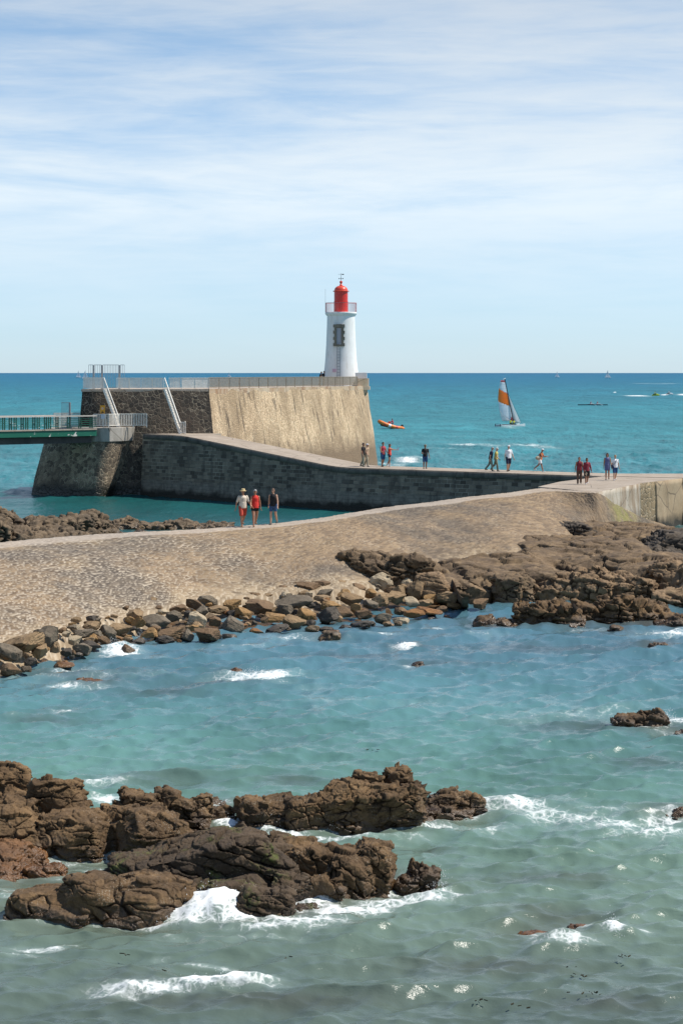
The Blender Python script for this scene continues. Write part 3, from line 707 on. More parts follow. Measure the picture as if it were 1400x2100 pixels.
M_RKT = mat_rock('tan ridge rock', (.17,.11,.06), (.32,.21,.115), (.40,.28,.15), .5, weed=(.22,.12,.03), pale=.5)
M_RKK = mat_rock('dark jagged rock', (.045,.037,.03), (.13,.10,.07), (.2,.155,.11), .3)
M_RKL = mat_rock('grey brown shore rock', (.085,.062,.04), (.215,.15,.088), (.34,.25,.155), .45, weed=(.17,.10,.03), pale=.5)

def superquad(c, half, R, e, n=7):
    """rounded block: closed quad grid on a cube pushed out to a superellipsoid"""
    g = np.linspace(-1,1,n); V = []; Fq = []
    for ax in range(3):
        for sg in (-1,1):
            a, b = np.meshgrid(g,g,indexing='ij'); k = np.full_like(a, sg); P = np.stack([k,a,b],-1)
            P = np.roll(P, ax, axis=-1).reshape(-1,3); base = len(V)
            V += P.tolist()
            for i in range(n-1):
                for j in range(n-1):
                    q = (base+i*n+j, base+(i+1)*n+j, base+(i+1)*n+j+1, base+i*n+j+1); Fq.append(q if sg > 0 else q[::-1])
    V = np.array(V); r = (np.abs(V)**(2/e)).sum(1)**(e/2); V = V/r[:,None]
    # weld
    key = np.round(V*1e5).astype(int); _, idx, inv = np.unique(key, axis=0, return_index=True, return_inverse=True); inv = inv.ravel()
    V = V[idx]; Fq = [tuple(inv[list(q)]) for q in Fq]
    return (V*np.array(half))@np.array(R).T+np.array(c), Fq
def rotm(yaw, pitch=0, roll=0): return np.array(Matrix.Rotation(yaw,3,'Z')@Matrix.Rotation(pitch,3,'X')@Matrix.Rotation(roll,3,'Y'))
def block(x0, x1, yt, yb, d, zb=-.1, roll=0.0, e=.42, ext=.3, yaw=None, cuts=7):
    """a block of rock seen between x0..x1, yt..yb (photo px), d metres deep, its lower front edge at height zb"""
    Yf = (H-zb)*F/(yb-HZ); Yc = Yf+d/2; z1 = H-(yt-HZ)*(Yf+d*.62)/F; z1 = max(z1, zb+.12)
    xa, xb = (x0-CX)*Yc/F, (x1-CX)*Yc/F; yaw = random.uniform(-.3,.3) if yaw is None else yaw
    half = ((xb-xa)/2*1.02, d/2, (z1-zb+ext)/2); c_ = np.array(((xa+xb)/2, Yc, (z1+zb-ext)/2)); R_ = rotm(yaw*min(1,d/(xb-xa)), random.uniform(-.08,.08), math.radians(roll))
    V_, F_ = superquad((0,0,0), (1,1,1), np.eye(3), e*.75, 13)
    for k in range(cuts):                                            # broken faces
        nv = np.array([random.uniform(-1,1), random.uniform(-1,.4), random.uniform(.0,1.0)]); nv /= np.linalg.norm(nv); o_ = random.uniform(.72,1.0)*(np.abs(nv).sum()*.62+.22)
        s_ = V_@nv-o_; V_ = V_-np.outer(np.where(s_ > 0, s_, 0), nv)
    return (V_*np.array(half))@R_.T+c_, F_
ROCK_PTS = []                                                         # footprints at the waterline, for foam
def facet(p, seed, jit=.95):
    """broken planes: every cell is a plane of its own offset and tilt; also the crack between cells"""
    f1,f2,cid,dv = voro(p, seed, jit, True); k = np.floor(cid*99991).astype(np.int64); z = np.zeros_like(k)
    tl = np.stack([hrand(k,z,z,seed+1),hrand(k,z,z,seed+2),hrand(k,z,z,seed+3)],1)*2-1
    return (cid-.5)+.95*(dv*tl).sum(1), f2-f1
def rough_rock(V, Fq, voxel, seed, amp=1.0, cell=.55, strata=(.15,.1,1.0), st_t=.2, st_a=.05, blocky=.12, fine=.03, low=.16, flat=1.0):
    v, f = remesh(V, Fq, voxel); v = relax(v, f, 1)
    sn = np.array(strata)/np.linalg.norm(strata)
    n = vnormals(v, f); v = v+n*(low*amp*fbm(v*(.45/cell), 3, seed))[:,None]
    n = relax(vnormals(v, f), f, 3); n /= np.maximum(np.linalg.norm(n,axis=1,keepdims=True),1e-6)
    w = v+.22*cell*np.stack([noise3(v*1.3/cell,seed+3),noise3(v*1.3/cell,seed+4),noise3(v*1.3/cell,seed+5)],1)
    st = v@sn; tq = w/cell+np.outer(w@sn, sn)*(flat/cell)
    fa, e1 = facet(tq, seed+40); fb, e2 = facet(tq*2.6+5, seed+60); fc, e3 = facet(tq*6.1+9, seed+80)
    g1 = sstep(-.35,.25,noise3(v*.9/cell,seed+70)); g2 = sstep(-.1,.35,noise3(v*1.7/cell,seed+71))
    cw = max(.05, 1.6*voxel/cell)
    crack = (1-sstep(0,cw,e1))*g1; crack2 = (1-sstep(0,cw*2.2,e2))*g2
    lay = st/st_t+.50*noise3(v*.7/cell,seed+6)+.16*noise3(v*3.5/cell,seed+7); li = np.floor(lay); fr = lay-li; z = np.zeros(len(li),np.int64)
    ci = np.floor(noise3(v*.9/cell,seed+13)*2.2).astype(np.int64)
    lid = hrand(li.astype(np.int64), ci, z, seed); steep = 1-.8*np.abs(n@sn)**2; gate = sstep(-.3,.3,noise3(v*.6/cell,seed+12))
    notch = (1-sstep(.0,max(.14,2*voxel/st_t),fr))*gate
    rg = 1-np.abs(noise3(v*3.2/cell,seed+15)); rg2 = 1-np.abs(noise3(v*7.5/cell,seed+16))
    d = blocky*amp*(.85*fa-1.0*crack)+blocky*.34*amp*(fb*g2-1.0*crack2)+blocky*.10*amp*fc
    d += st_a*amp*steep*gate*(2.0*(lid-.5)+.5*fr-1.5*notch)
    d += fine*amp*(.9*(rg**3-.4)*g2+.45*(rg2**3-.4))+fine*.35*amp*fbm(v*7,4,seed+9,.62)
    v = v+n*d[:,None]
    cr = np.clip(np.maximum(np.maximum(crack, .7*crack2), .8*notch*steep),0,1)
    return v, f, cr
def outcrop(name, blocks, voxel, seed, mat, label, cat='rock', group=None, foam=True, **kw):
    V = []; Fq = []
    for b in blocks:
        random.seed(seed*100+len(V)); bv, bf = block(*b[:6], **(b[6] if len(b) > 6 else {})); k = len(V); V += bv.tolist(); Fq += [tuple(i+k for i in q) for q in bf]
    v, f, cr = rough_rock(np.array(V), Fq, voxel, seed, **kw)
    keep = v[f].max(axis=1)[:,2] > -.6; f = f[keep]; used = np.unique(f); mp = np.full(len(v), -1); mp[used] = np.arange(len(used)); v = v[used]; cr = cr[used]; f = mp[f]
    if foam: ROCK_PTS.append(v[(v[:,2] > -.12)&(v[:,2] < .10)][:,:2])
    c = np.array([v[:,0].mean(), v[:,1].mean(), 0])
    o = link(name, mesh_from(name, v-c, f, True, None, {'crack': cr}), mat, None, c); tag(o, label, cat, group); return o

G1 = 'reef rocks at the near water'
outcrop('rock_outcrop', [(-90,58,1566,1640,.9,.70),(-110,92,1618,1680,1.4,.45),(-130,110,1652,1765,1.6,.0),(62,172,1598,1690,.9,.40,dict(roll=10,e=.4)),
    (75,240,1662,1768,1.5,-.1),(180,335,1655,1745,1.3,.0),(236,322,1612,1690,.75,.32,dict(e=.3)),(318,394,1618,1680,.75,.28,dict(roll=6)),(385,436,1630,1675,.6,.25),(322,436,1650,1700,.9,.05),(240,390,1662,1762,1.1,-.05),(420,486,1650,1692,.6,-.05)],
    .018, 3, M_RK, 'large jagged brown reef rock with an upright slab, entering the picture behind the layered slab', group=G1, cell=.5, strata=(.05,.15,1), st_t=.28, st_a=.09, blocky=.10, low=.07)
outcrop('rock_shelf', [(-120,62,1738,1828,2.0,-.15),(40,136,1776,1818,.7,-.15),(30,96,1734,1772,.7,.0),(-60,40,1760,1800,.9,.05)], .018, 5, M_RKR,
    'low reddish weed covered rock shelf below the jagged reef rock', group=G1, cell=.3, blocky=.06, low=.08, st_t=.1, st_a=.03)
outcrop('rock_outcrop', [(722,788,1577,1640,.7,.50),(784,852,1577,1640,.75,.46,dict(e=.34)),(640,866,1602,1684,1.3,.22),(586,750,1626,1692,1.1,.12),(494,648,1634,1698,1.1,.02),(508,570,1642,1692,.7,-.05),
    (868,962,1620,1682,1.1,-.1),(925,987,1624,1680,.8,-.1,dict(e=.5)),(778,890,1640,1702,1.0,-.1),(630,744,1640,1702,.8,-.1),(560,655,1648,1698,.8,-.1),(700,812,1674,1716,.6,-.1),(838,965,1652,1690,.8,-.1),(385,470,1640,1668,.5,-.1),(600,800,1640,1690,1.1,.1)],
    .018, 8, M_RK, 'long brown reef rock rising to a knobbly peak in the surf', group=G1, cell=.42, strata=(-.1,.2,1), st_t=.24, st_a=.09, blocky=.10, low=.07)
outcrop('layered_slab', [(282,548,1716,1785,1.5,.55,dict(roll=-4)),(228,470,1742,1815,1.5,.28,dict(roll=-6)),(380,604,1722,1838,1.6,.02,dict(roll=-5)),(478,606,1714,1770,1.2,.5,dict(roll=14)),(400,560,1780,1872,1.2,-.12),(545,612,1716,1776,.9,.42)],
    .016, 12, M_RKD, 'dark layered slab of rock with green algae, tilted over the breaking wave', group=G1, cell=.55, strata=(.30,-.25,1), st_t=.15, st_a=.13, blocky=.06, low=.05)
outcrop('boulder', [(16,205,1822,1912,1.3,-.12,dict(e=.62)),(100,300,1794,1908,1.3,-.12,dict(e=.62)),(190,345,1822,1912,1.1,-.12,dict(e=.66)),(235,398,1782,1880,1.2,.0,dict(e=.55)),(60,200,1812,1860,1.0,.15,dict(e=.7))],
    .016, 15, M_RK, 'rounded brown boulder standing in the surf in front of the layered slab', group=G1, cell=.75, strata=(.2,.1,1), st_t=.38, st_a=.07, blocky=.08, low=.05)
outcrop('rock_block', [(590,800,1738,1815,1.2,.12,dict(roll=-3,e=.34)),(655,765,1750,1852,1.0,-.12,dict(e=.38)),(705,805,1724,1828,.9,.0,dict(e=.32)),(560,690,1730,1800,1.0,.25),(585,720,1790,1850,.7,.0)],
    .016, 19, M_RK, 'squarish brown block of reef rock with a deep vertical cleft beside the dark slab', group=G1, cell=.45, strata=(.6,-.1,.8), st_t=.25, st_a=.06, blocky=.10, low=.05)
outcrop('wet_boulder', [(488,602,1822,1902,.8,-.12,dict(e=.6)),(540,640,1796,1850,.7,.05,dict(e=.6)),(575,672,1852,1892,.8,-.2,dict(e=.8))], .016, 23, M_RKD,
    'small wet glistening rock under the end of the dark layered slab, washed by foam', group=G1, cell=.35, st_t=.1, st_a=.05, blocky=.07, low=.06)
outcrop('rock', [(832,903,1768,1832,.65,-.12,dict(roll=16)),(808,868,1794,1834,.5,-.12)], .016, 27, M_RK, 'isolated brown rock with a wave breaking on its point, off the squarish block', group=G1, cell=.3, blocky=.07, low=.05, st_a=.035)
G2 = 'small rocks awash'
outcrop('rock', [(1256,1330,1468,1500,.9,-.1),(1316,1366,1450,1500,.8,-.1,dict(e=.55)),(1300,1378,1478,1502,.9,-.1)], .03, 31, M_RK, 'two-humped dark rock alone in the turquoise water with spray on one end', cat='rock', group=G2, cell=.4, blocky=.10, low=.08)
outcrop('rock', [(1342,1440,1659,1686,.9,-.1,dict(e=.7))], .03, 33, M_RK, 'low brown rock awash at the picture edge among broad streaks of foam', group=G2, cell=.35, blocky=.08)
outcrop('rock', [(1385,1440,1502,1516,.8,-.1)], .04, 34, M_RK, 'tiny dark rock tip at the picture edge beside the two-humped rock', group=G2, cell=.35, blocky=.06)
outcrop('rock', [(1062,1140,1916,1938,.6,-.15,dict(e=.8))], .025, 35, M_RKR, 'low brown rock barely awash in the near water with foam in front', group=G2, cell=.35, blocky=.03, low=.03)
outcrop('rock', [(1160,1215,1904,1920,.5,-.14,dict(e=.8))], .025, 36, M_RKR, 'small rounded brown rock tip beside the upward splash in the near water', group=G2, cell=.35, blocky=.03, low=.03)
outcrop('rock', [(252,335,2034,2062,.5,-.15,dict(e=.9))], .025, 37, M_RKR, 'orange brown rock tip under the small breaking wave lowest in the picture', group=G2, cell=.35, blocky=.02, low=.03)
outcrop('rock', [(150,222,1394,1414,1.1,-.1,dict(e=.75))], .035, 38, M_RKR, 'reddish low rock with foam around it just off the boulder bank', group=G2, cell=.4, blocky=.05)
outcrop('rock', [(470,494,1370,1386,.6,-.1)], .035, 39, M_RKR, 'small reddish rock tip with a white wave curling past it', group=G2, cell=.3, blocky=.05, low=.04)
outcrop('rock', [(840,868,1357,1371,.6,-.1)], .035, 40, M_RK, 'small dark pointed rock alone in open blue water', group=G2, cell=.3, blocky=.05, low=.04)
outcrop('rock', [(815,872,1325,1338,.8,-.22,dict(e=.9))], .04, 41, M_RKD, 'smooth dark rock just under the surface with a white crest', group=G2, cell=.4, blocky=.02, low=.03)
outcrop('rock', [(650,698,1293,1318,.9,-.1,dict(e=.6))], .035, 42, M_RKL, 'grey brown rounded rock standing in water off the boulder bank', group=G2, cell=.4, blocky=.05, low=.05)
outcrop('rock', [(1246,1281,1283,1301,.8,-.1)], .035, 43, M_RK, 'small brown knobbly rock in the water in front of the long ridge', group=G2, cell=.3, blocky=.08)
outcrop('rock', [(1331,1372,1312,1330,.9,-.1)], .035, 44, M_RK, 'low brown rock farthest out from the ridge near the picture edge', group=G2, cell=.35, blocky=.06)
outcrop('rock', [(910,924,1263,1274,.5,-.1)], .035, 45, M_RKR, 'tiny reddish triangular rock in the water near the bank', group=G2, cell=.3, blocky=.03, low=.02)
outcrop('rock', [(97,158,1465,1478,.8,-.2,dict(e=.9))], .035, 46, M_RKD, 'dark rock almost under water off the boulder bank', group=G2, cell=.3, blocky=.02, low=.02)

G3 = 'rocky foreshore beside the causeway'
kw3 = dict(cell=1.6, strata=(.10,.06,1), st_t=.24, st_a=.16, blocky=.20, low=.18, fine=.05, flat=1.6)
outcrop('rock_shelf', [(900,1170,1140,1205,7,.55,dict(ext=.8)),(1000,1330,1108,1185,9,.45,dict(ext=.8)),(1180,1420,1082,1150,9,.3,dict(ext=.8)),(1320,1500,1088,1150,8,.25,dict(ext=.8)),(1140,1500,1130,1205,7,.25,dict(ext=.8)),(830,1000,1168,1222,4,.35,dict(ext=.6)),
    (1270,1420,1160,1225,4,.1,dict(ext=.6))], .07, 51, M_RKF, 'broad flat shelf of brown bedrock below the causeway', group=G3, **kw3)
outcrop('rock_outcrop', [(692,800,1128,1186,2.5,.95),(745,905,1140,1196,2.5,.75),(700,770,1160,1196,1.2,.7)], .05, 53, M_RKF, 'rough brown rock knoll breaking through the cobbled slope', group=G3, cell=.7, blocky=.20, st_a=.08, low=.2)
outcrop('rock_outcrop', [(1120,1215,1072,1110,3,.95),(1190,1245,1084,1112,2.5,.8),(1235,1290,1080,1112,2,.75),(1280,1345,1090,1124,3,.6)], .05, 54, M_RKK, 'dark jagged rock ledge under the algae-stained end of the cobbled slope', group=G3, cell=.6, blocky=.18, st_a=.12, st_t=.2, low=.15)
outcrop('rock_outcrop', [(1325,1500,1092,1150,4,.65),(1300,1420,1122,1160,3,.6)], .06, 55, M_RKK, 'dark layered rock rising at the picture edge before the quay block', group=G3, cell=.9, blocky=.22, st_a=.15, st_t=.25)
outcrop('boulder', [(852,918,1174,1232,1.3,.25,dict(e=.6))], .035, 56, M_RKT, 'big rounded tan boulder balanced at the edge of the bedrock shelf', group=G3, cell=.6, blocky=.06, st_a=.03, low=.1)
outcrop('rock_outcrop', [(938,1008,1172,1228,2.2,.12,dict(e=.35)),(1008,1070,1174,1240,1.8,.0,dict(e=.32)),(1050,1095,1178,1238,1.6,.0)], .04, 57, M_RKF, 'block of bedrock split by a deep dark cleft at the edge of the shelf', group=G3, cell=.7, blocky=.16, st_a=.06, low=.12)
outcrop('rock_outcrop', [(1085,1160,1186,1236,2,.02),(1130,1200,1180,1236,2,.02,dict(roll=18)),(1168,1262,1172,1236,2,.05,dict(roll=-14)),(1196,1275,1166,1216,1.2,.4,dict(roll=22)),(1240,1345,1180,1240,2.4,.0)], .045, 58, M_RKT, 'broken tan rock ridge of tilted blocks above the tidal pool', group=G3, cell=.6, blocky=.2, st_a=.08, st_t=.22, low=.15)
outcrop('rock_outcrop', [(1345,1412,1152,1222,2.2,.3,dict(roll=-20,e=.36)),(1385,1480,1160,1245,2.5,.0),(1330,1420,1205,1250,2.0,-.05)], .045, 59, M_RKT, 'angular tan rock block over a black hollow at the picture edge', group=G3, cell=.7, blocky=.16, st_a=.06)
outcrop('rock_ridge', [(1054,1140,1230,1288,1.6,-.12,dict(e=.36)),(1120,1195,1236,1290,1.4,-.12),(1176,1262,1240,1282,1.5,-.12),(1224,1300,1224,1284,2.0,-.12),(1268,1345,1228,1282,1.9,-.12),(1320,1384,1240,1280,1.5,-.12,dict(roll=14))], .04, 60, M_RK, 'long brown rock ridge standing in the water in front of the tidal pool', group=G3, cell=.6, blocky=.20, st_a=.09, st_t=.2, low=.18)
outcrop('rock', [(970,1030,1264,1288,1.3,-.12),(1018,1072,1268,1291,1.2,-.12)], .035, 61, M_RK, 'low double rock awash beside the end of the long ridge', group=G3, cell=.4, blocky=.10)
outcrop('rock', [(1342,1440,1263,1290,1.6,-.12)], .035, 62, M_RK, 'flat brown rock at the picture edge beside the long ridge', group=G3, cell=.5, blocky=.10)

G4 = 'shore rocks behind the causeway'
outcrop('rock_outcrop', [(-70,46,1036,1120,4,.0,dict(e=.5)),(-90,20,1050,1130,4,.0)], .06, 71, M_RKL, 'tall rugged brown rock at the picture edge behind the causeway', group=G4, cell=.9, blocky=.3, st_a=.1, low=.3)
outcrop('rock_outcrop', [(36,130,1062,1115,4,.0),(95,180,1056,1108,3.5,.0),(140,200,1048,1098,2.5,.1,dict(e=.5)),(-60,190,1086,1130,6,.0),(185,228,1054,1100,2.5,.0)], .06, 72, M_RKL, 'jumbled brown rocks behind the causeway below the abutment', group=G4, cell=.8, blocky=.28, st_a=.1, low=.25)
outcrop('rock_ridge', [(222,282,1063,1090,2.5,-.1,dict(e=.55)),(272,350,1070,1090,2.5,-.1),(340,420,1068,1091,2.5,-.1),(395,478,1073,1091,2.5,-.1),(150,235,1076,1104,3,-.1)], .05, 73, M_RKL, 'low ridge of ochre shore rock behind the walkers on the causeway', group=G4, cell=.6, blocky=.18, st_a=.06, low=.15)
outcrop('rock', [(195,225,1087,1098,1.5,-.1),(215,262,1090,1102,1.5,-.1)], .05, 74, M_RKL, 'small ochre rocks beside the narrow pool behind the causeway', group=G4, cell=.5, blocky=.12)
outcrop('rock', [(270,300,1088,1100,1.2,-.1)], .05, 75, M_RKL, 'single ochre rock right against the back of the causeway crest', group=G4, cell=.5, blocky=.1)

# ================================================================== boulder bank at the foot of the causeway
TOE = [(-60,1345),(0,1325),(60,1312),(110,1298),(180,1274),(230,1266),(330,1238),(430,1220),(540,1206),(640,1199),(700,1192),(735,1176),(800,1168),(860,1172),(915,1188),(945,1230)]
WLN = [(-60,1405),(0,1392),(80,1378),(150,1360),(210,1335),(300,1322),(430,1320),(500,1308),(560,1300),(690,1292),(770,1290),(830,1282),(880,1276),(945,1245)]
ty = lambda x: float(np.interp(x,[p[0] for p in TOE],[p[1] for p in TOE])); wy = lambda x: float(np.interp(x,[p[0] for p in WLN],[p[1] for p in WLN]))
ZT = .82
def bank(x, y):
    t_ = min(1.05, max(-.3, (y-ty(x))/max(20,(wy(x)-ty(x))))); return at(x, y, ZT*(1-t_))
# rubble bed under the boulders
V = []; n_ = 160; mrows = 26
for j in range(mrows):
    t_ = -.35+1.9*j/(mrows-1)
    for i in range(n_):
        x = -80+1040*i/(n_-1); y = ty(x)+(max(20,wy(x)-ty(x)))*t_; V.append(at(x, y, ZT*(1-t_)-.16))
V = np.array(V); V[:,2] += .10*fbm(V*1.2,4,91)
fs = np.array([(j*n_+i,(j+1)*n_+i,(j+1)*n_+i+1,j*n_+i+1) for j in range(mrows-1) for i in range(n_-1)])
f1_,f2_,_c = voro(V*2.2,92); V[:,2] += (.3-f1_)*.22
tag(link('rubble_bed', mesh_from('rubble_bed', V, fs, True, None, {'crack': np.zeros(len(V))}), mat_rock('shingle bed', (.06,.042,.025),(.17,.115,.06),(.26,.18,.10),.35,weed=(.12,.06,.02)), None), kind='structure')

PALETTE = {'grey': ((.105,.082,.056),(.21,.17,.12)), 'tan': ((.20,.13,.066),(.36,.245,.135)), 'brown': ((.115,.07,.036),(.23,.145,.076)), 'ochre': ((.24,.135,.048),(.36,.22,.095)),
           'dark': ((.035,.030,.025),(.105,.086,.066)), 'pale': ((.36,.28,.18),(.50,.41,.28)), 'rust': ((.19,.085,.03),(.32,.16,.06))}
BM = {k: mat_rock(k+' boulder', a, b, None, .28, wetamt=.55, pale=.3, weed=(.06,.035,.014)) for k, (a,b) in PALETTE.items()}
BVAR = []
for k in range(9):
    e = [.5,.62,.4,.7,.38,.55,.42,.66,.5][k]; random.seed(k)
    bv, bf = superquad((0,0,0),(.5,.42,.5),rotm(.3*k,.2,.15),e,9); pts = bv
    v, f = remesh(pts, bf, .035); v = relax(v,f,1)
    for c_ in range(9+k%5):                                           # worn planes
        nrm = RNG.normal(size=3); nrm /= np.linalg.norm(nrm); o_ = RNG.uniform(.27,.40); s_2 = v@nrm-o_; v = v-np.outer(np.where(s_2>0, s_2*.95, 0), nrm)
    v = relax(v,f,1); n = vnormals(v,f); f1,f2,cid = voro(v*2.1+k*7, k); crk = (1-sstep(0,.07,f2-f1))*(noise3(v*2+k,k)>.15)
    lay = (v@np.array([.3,.2,.93]))/.11+noise3(v*2,k+50); fr = lay-np.floor(lay)
    d = .03*fbm(v*2.2+k*3,4,k)-.035*crk+.016*fbm(v*9,4,k+9,.6)+(.018*(sstep(0,.3,fr)-1) if k in (2,4,6) else 0)
    v = v+n*d[:,None]; v -= (v.max(0)+v.min(0))/2; v /= (v.max(0)-v.min(0))
    BVAR.append(mesh_from('boulder_%s' % 'abcdefghi'[k], v, f, True, None, {'crack': crk*.8}))
    BVAR[-1].materials.append(BM['grey'])
GB = 'boulders heaped along the foot of the causeway'
def boulder(x, yb, w, h, col, var, label=None, roll=0.0, sink=.12, zadd=0.0, dr=None):
    """x centre, yb lower edge, w, h in photo px"""
    w *= .88; h *= .88; p = bank(x, yb-h*.12); p[2] += zadd; s = F/p[1]; W_, Hh = w/s, h/s; D = (dr or random.uniform(.75,1.05))*W_*.9
    Hr = max(.25*W_, Hh-D*.10)
    o = link('boulder', BVAR[var%9], None, None, (p[0], p[1]+D*.4, p[2]+Hr*(.5-sink)))
    o.scale = (W_*1.04, D, Hr*(1+sink)); o.rotation_euler = (random.uniform(-.12,.12), math.radians(roll), random.choice((0,math.pi))+random.uniform(-.25,.25))
    o.material_slots[0].link = 'OBJECT'; o.material_slots[0].material = BM[col]
    tag(o, label or {'grey':'one of the plain grey boulders','tan':'one of the plain tan boulders','brown':'one of the plain brown boulders','ochre':'one of the small ochre boulders','dark':'one of the dark wet boulders','pale':'one of the pale sandy boulders','rust':'one of the rust coloured boulders'}[col]+' heaped between causeway and water', 'boulder', GB)
    Yw = p[1]
    if p[2] < .25: ROCK_PTS.append(np.array([[p[0]+dx*W_*.5, p[1]+.1] for dx in (-1,-.5,0,.5,1)]))
    return o
random.seed(42)
SPEC = [ # x, yb, w, h, colour, variant, label, roll
 (45,1345,90,50,'tan',2,'broad tan boulder with a dark underside at the near end of the heap',20),(90,1330,60,52,'grey',0,'round grey-brown boulder leaning on the cobbles at the near end of the heap',0),
 (15,1358,62,44,'grey',1,'grey boulder at the picture edge below the broad tan one',0),(80,1350,40,30,'tan',5,None,25),(20,1388,50,32,'brown',3,None,0),(60,1368,30,22,'dark',4,None,20),
 (130,1372,50,16,'rust',6,'low rust coloured boulder lying flat at the waterline',0),(112,1340,24,26,'tan',3,None,0),(135,1348,28,22,'dark',1,None,0),
 (168,1312,54,24,'grey',4,'long grey slab-like boulder tilted down to the water',16),(152,1326,30,26,'pale',2,None,10),(167,1348,44,34,'grey',5,'rough speckled grey boulder at the waterline near the splash',0),(186,1334,46,24,'dark',3,'smooth dark grey boulder behind the speckled one',0),
 (185,1296,46,26,'tan',0,None,0),(210,1326,42,26,'brown',4,'brown squared boulder tilted beside the white splash',22),(220,1310,40,32,'grey',1,None,12),(195,1308,28,18,'grey',7,None,0),
 (246,1306,50,32,'tan',2,'tan boulder with a worn flat top behind the splash',14),(275,1280,38,34,'tan',5,None,0),(282,1290,36,26,'ochre',6,'ochre leaning boulder between two grey ones',30),(320,1290,62,36,'grey',0,'large smooth grey boulder with rounded top against the cobbles',8),
 (305,1310,40,26,'ochre',3,None,0),(282,1326,34,20,'dark',4,'dark flat block with foam at its foot',0),(262,1345,32,24,'brown',6,'small brown angular boulder in the foam at the waterline',20),(318,1303,26,22,'brown',7,None,0),
 (350,1318,62,36,'brown',2,'flat topped brown boulder at the waterline',-6),(337,1324,44,24,'dark',4,'ribbed grey boulder in front of the flat topped brown one',0),(356,1276,38,28,'grey',4,'grey block under the cobbles with a crack across it',0),(364,1260,40,24,'brown',1,None,0),
 (402,1290,44,40,'pale',8,'upright pale boulder with a dark shaded foot',10),(398,1255,44,30,'brown',5,'rounded brown boulder leaning on a grey slab by the cobbles',20),(426,1244,48,28,'grey',4,'long grey slab resting on the upper edge of the heap',18),(408,1268,40,26,'grey',1,None,20),
 (385,1316,30,26,'grey',6,None,30),(424,1322,62,40,'brown',2,'dark brown cubic boulder at the waterline, largest of its row',0),(405,1292,30,20,'tan',3,None,0),(445,1262,52,24,'tan',4,None,0),(440,1286,28,26,'brown',8,None,0),(462,1292,34,20,'dark',3,None,0),
 (478,1300,54,38,'grey',6,'striped grey boulder with a worn groove above the water',16),(470,1312,36,14,'grey',7,None,0),(498,1272,40,32,'ochre',1,None,0),(476,1255,40,30,'ochre',2,None,0),(530,1262,64,36,'brown',5,'big brown boulder with ochre shoulder in the middle of the heap',-10),
 (525,1302,34,16,'rust',3,None,0),(568,1302,60,24,'dark',4,'long dark boulder lying low at the waterline',12),(562,1278,62,24,'ochre',6,None,0),(585,1262,36,26,'grey',7,None,0),(605,1250,90,36,'grey',0,'large grey streaked boulder at the top of the heap',14),
 (602,1292,50,34,'tan',2,'tan pyramid shaped boulder above the waterline',24),(628,1276,44,34,'ochre',1,'ochre rounded boulder below the large grey streaked one',0),(640,1300,34,20,'tan',5,None,0),(632,1222,56,34,'brown',2,'dark brown squared rock set into the cobbles above the heap',0),
 (590,1230,34,20,'pale',3,None,0),(660,1236,40,18,'tan',7,None,0),(672,1280,52,38,'dark',8,'black smooth boulder with a flat shiny face in the heap',22),(680,1252,50,24,'ochre',3,None,0),(690,1276,32,22,'tan',6,'small tan wedge leaning on the black smooth boulder',30),
 (668,1296,36,14,'dark',4,None,0),(684,1302,30,12,'rust',7,None,0),(720,1244,54,32,'tan',2,'tan upright boulder where heap meets cobbled patch',20),(706,1268,40,28,'brown',0,None,0),(730,1262,26,28,'ochre',5,None,0),(742,1290,60,20,'dark',4,'dark smooth low boulder at the waterline in the heap',6),
 (745,1272,40,26,'brown',6,None,0),(760,1250,36,24,'grey',1,None,0),(785,1282,40,28,'grey',5,None,0),(780,1244,40,30,'tan',8,None,14),(812,1240,40,32,'tan',2,None,20),(824,1262,34,20,'brown',3,None,0),(822,1282,40,18,'pale',7,'pale barnacled boulder at the waterline near the shelf',0),
 (787,1243,44,32,'tan',2,'leaning tan boulder in the middle of the pile beside the rock knoll',16),(817,1238,34,42,'tan',8,'columnar tan boulder below the barnacled ones',6),(853,1230,46,44,'tan',0,'big tan boulder with rounded shoulders beside the balanced one',-8),(782,1212,54,44,'pale',4,'pale barnacled boulder under the rock knoll',0),(815,1200,44,34,'tan',6,None,0),(752,1204,42,38,'tan',7,None,12),(916,1243,56,36,'tan',5,'knobbly tan boulder at the edge of the small bay',0),(735,1218,34,26,'brown',1,None,0),(880,1238,30,22,'ochre',2,None,0),(763,1228,34,24,'ochre',3,None,0),(800,1222,30,22,'brown',5,None,0),(834,1208,36,28,'pale',0,None,0),
 (845,1246,36,26,'pale',0,None,0),(850,1268,50,24,'rust',4,None,0),(880,1264,60,22,'rust',6,None,8),(868,1246,30,18,'tan',5,None,0),(930,1250,34,18,'ochre',1,'small ochre boulder in the shallow bay beside the shelf',0),(985,1250,40,26,'brown',2,'brown boulder in the bay below the dark cleft',0),(905,1256,30,16,'brown',3,None,0)]
for s_p in SPEC: boulder(*s_p[:6], label=s_p[6], roll=s_p[7])
for k in range(195):
    x = random.uniform(-20,935); t_ = random.uniform(-.12,1.02); yb = ty(x)+(wy(x)-ty(x))*t_; w = random.uniform(10,26)
    boulder(x, yb, w, w*random.uniform(.55,.8), random.choice(['grey','tan','brown','brown','tan','tan','dark','rust','ochre','pale']), k, roll=random.uniform(-15,15), zadd=-.02)
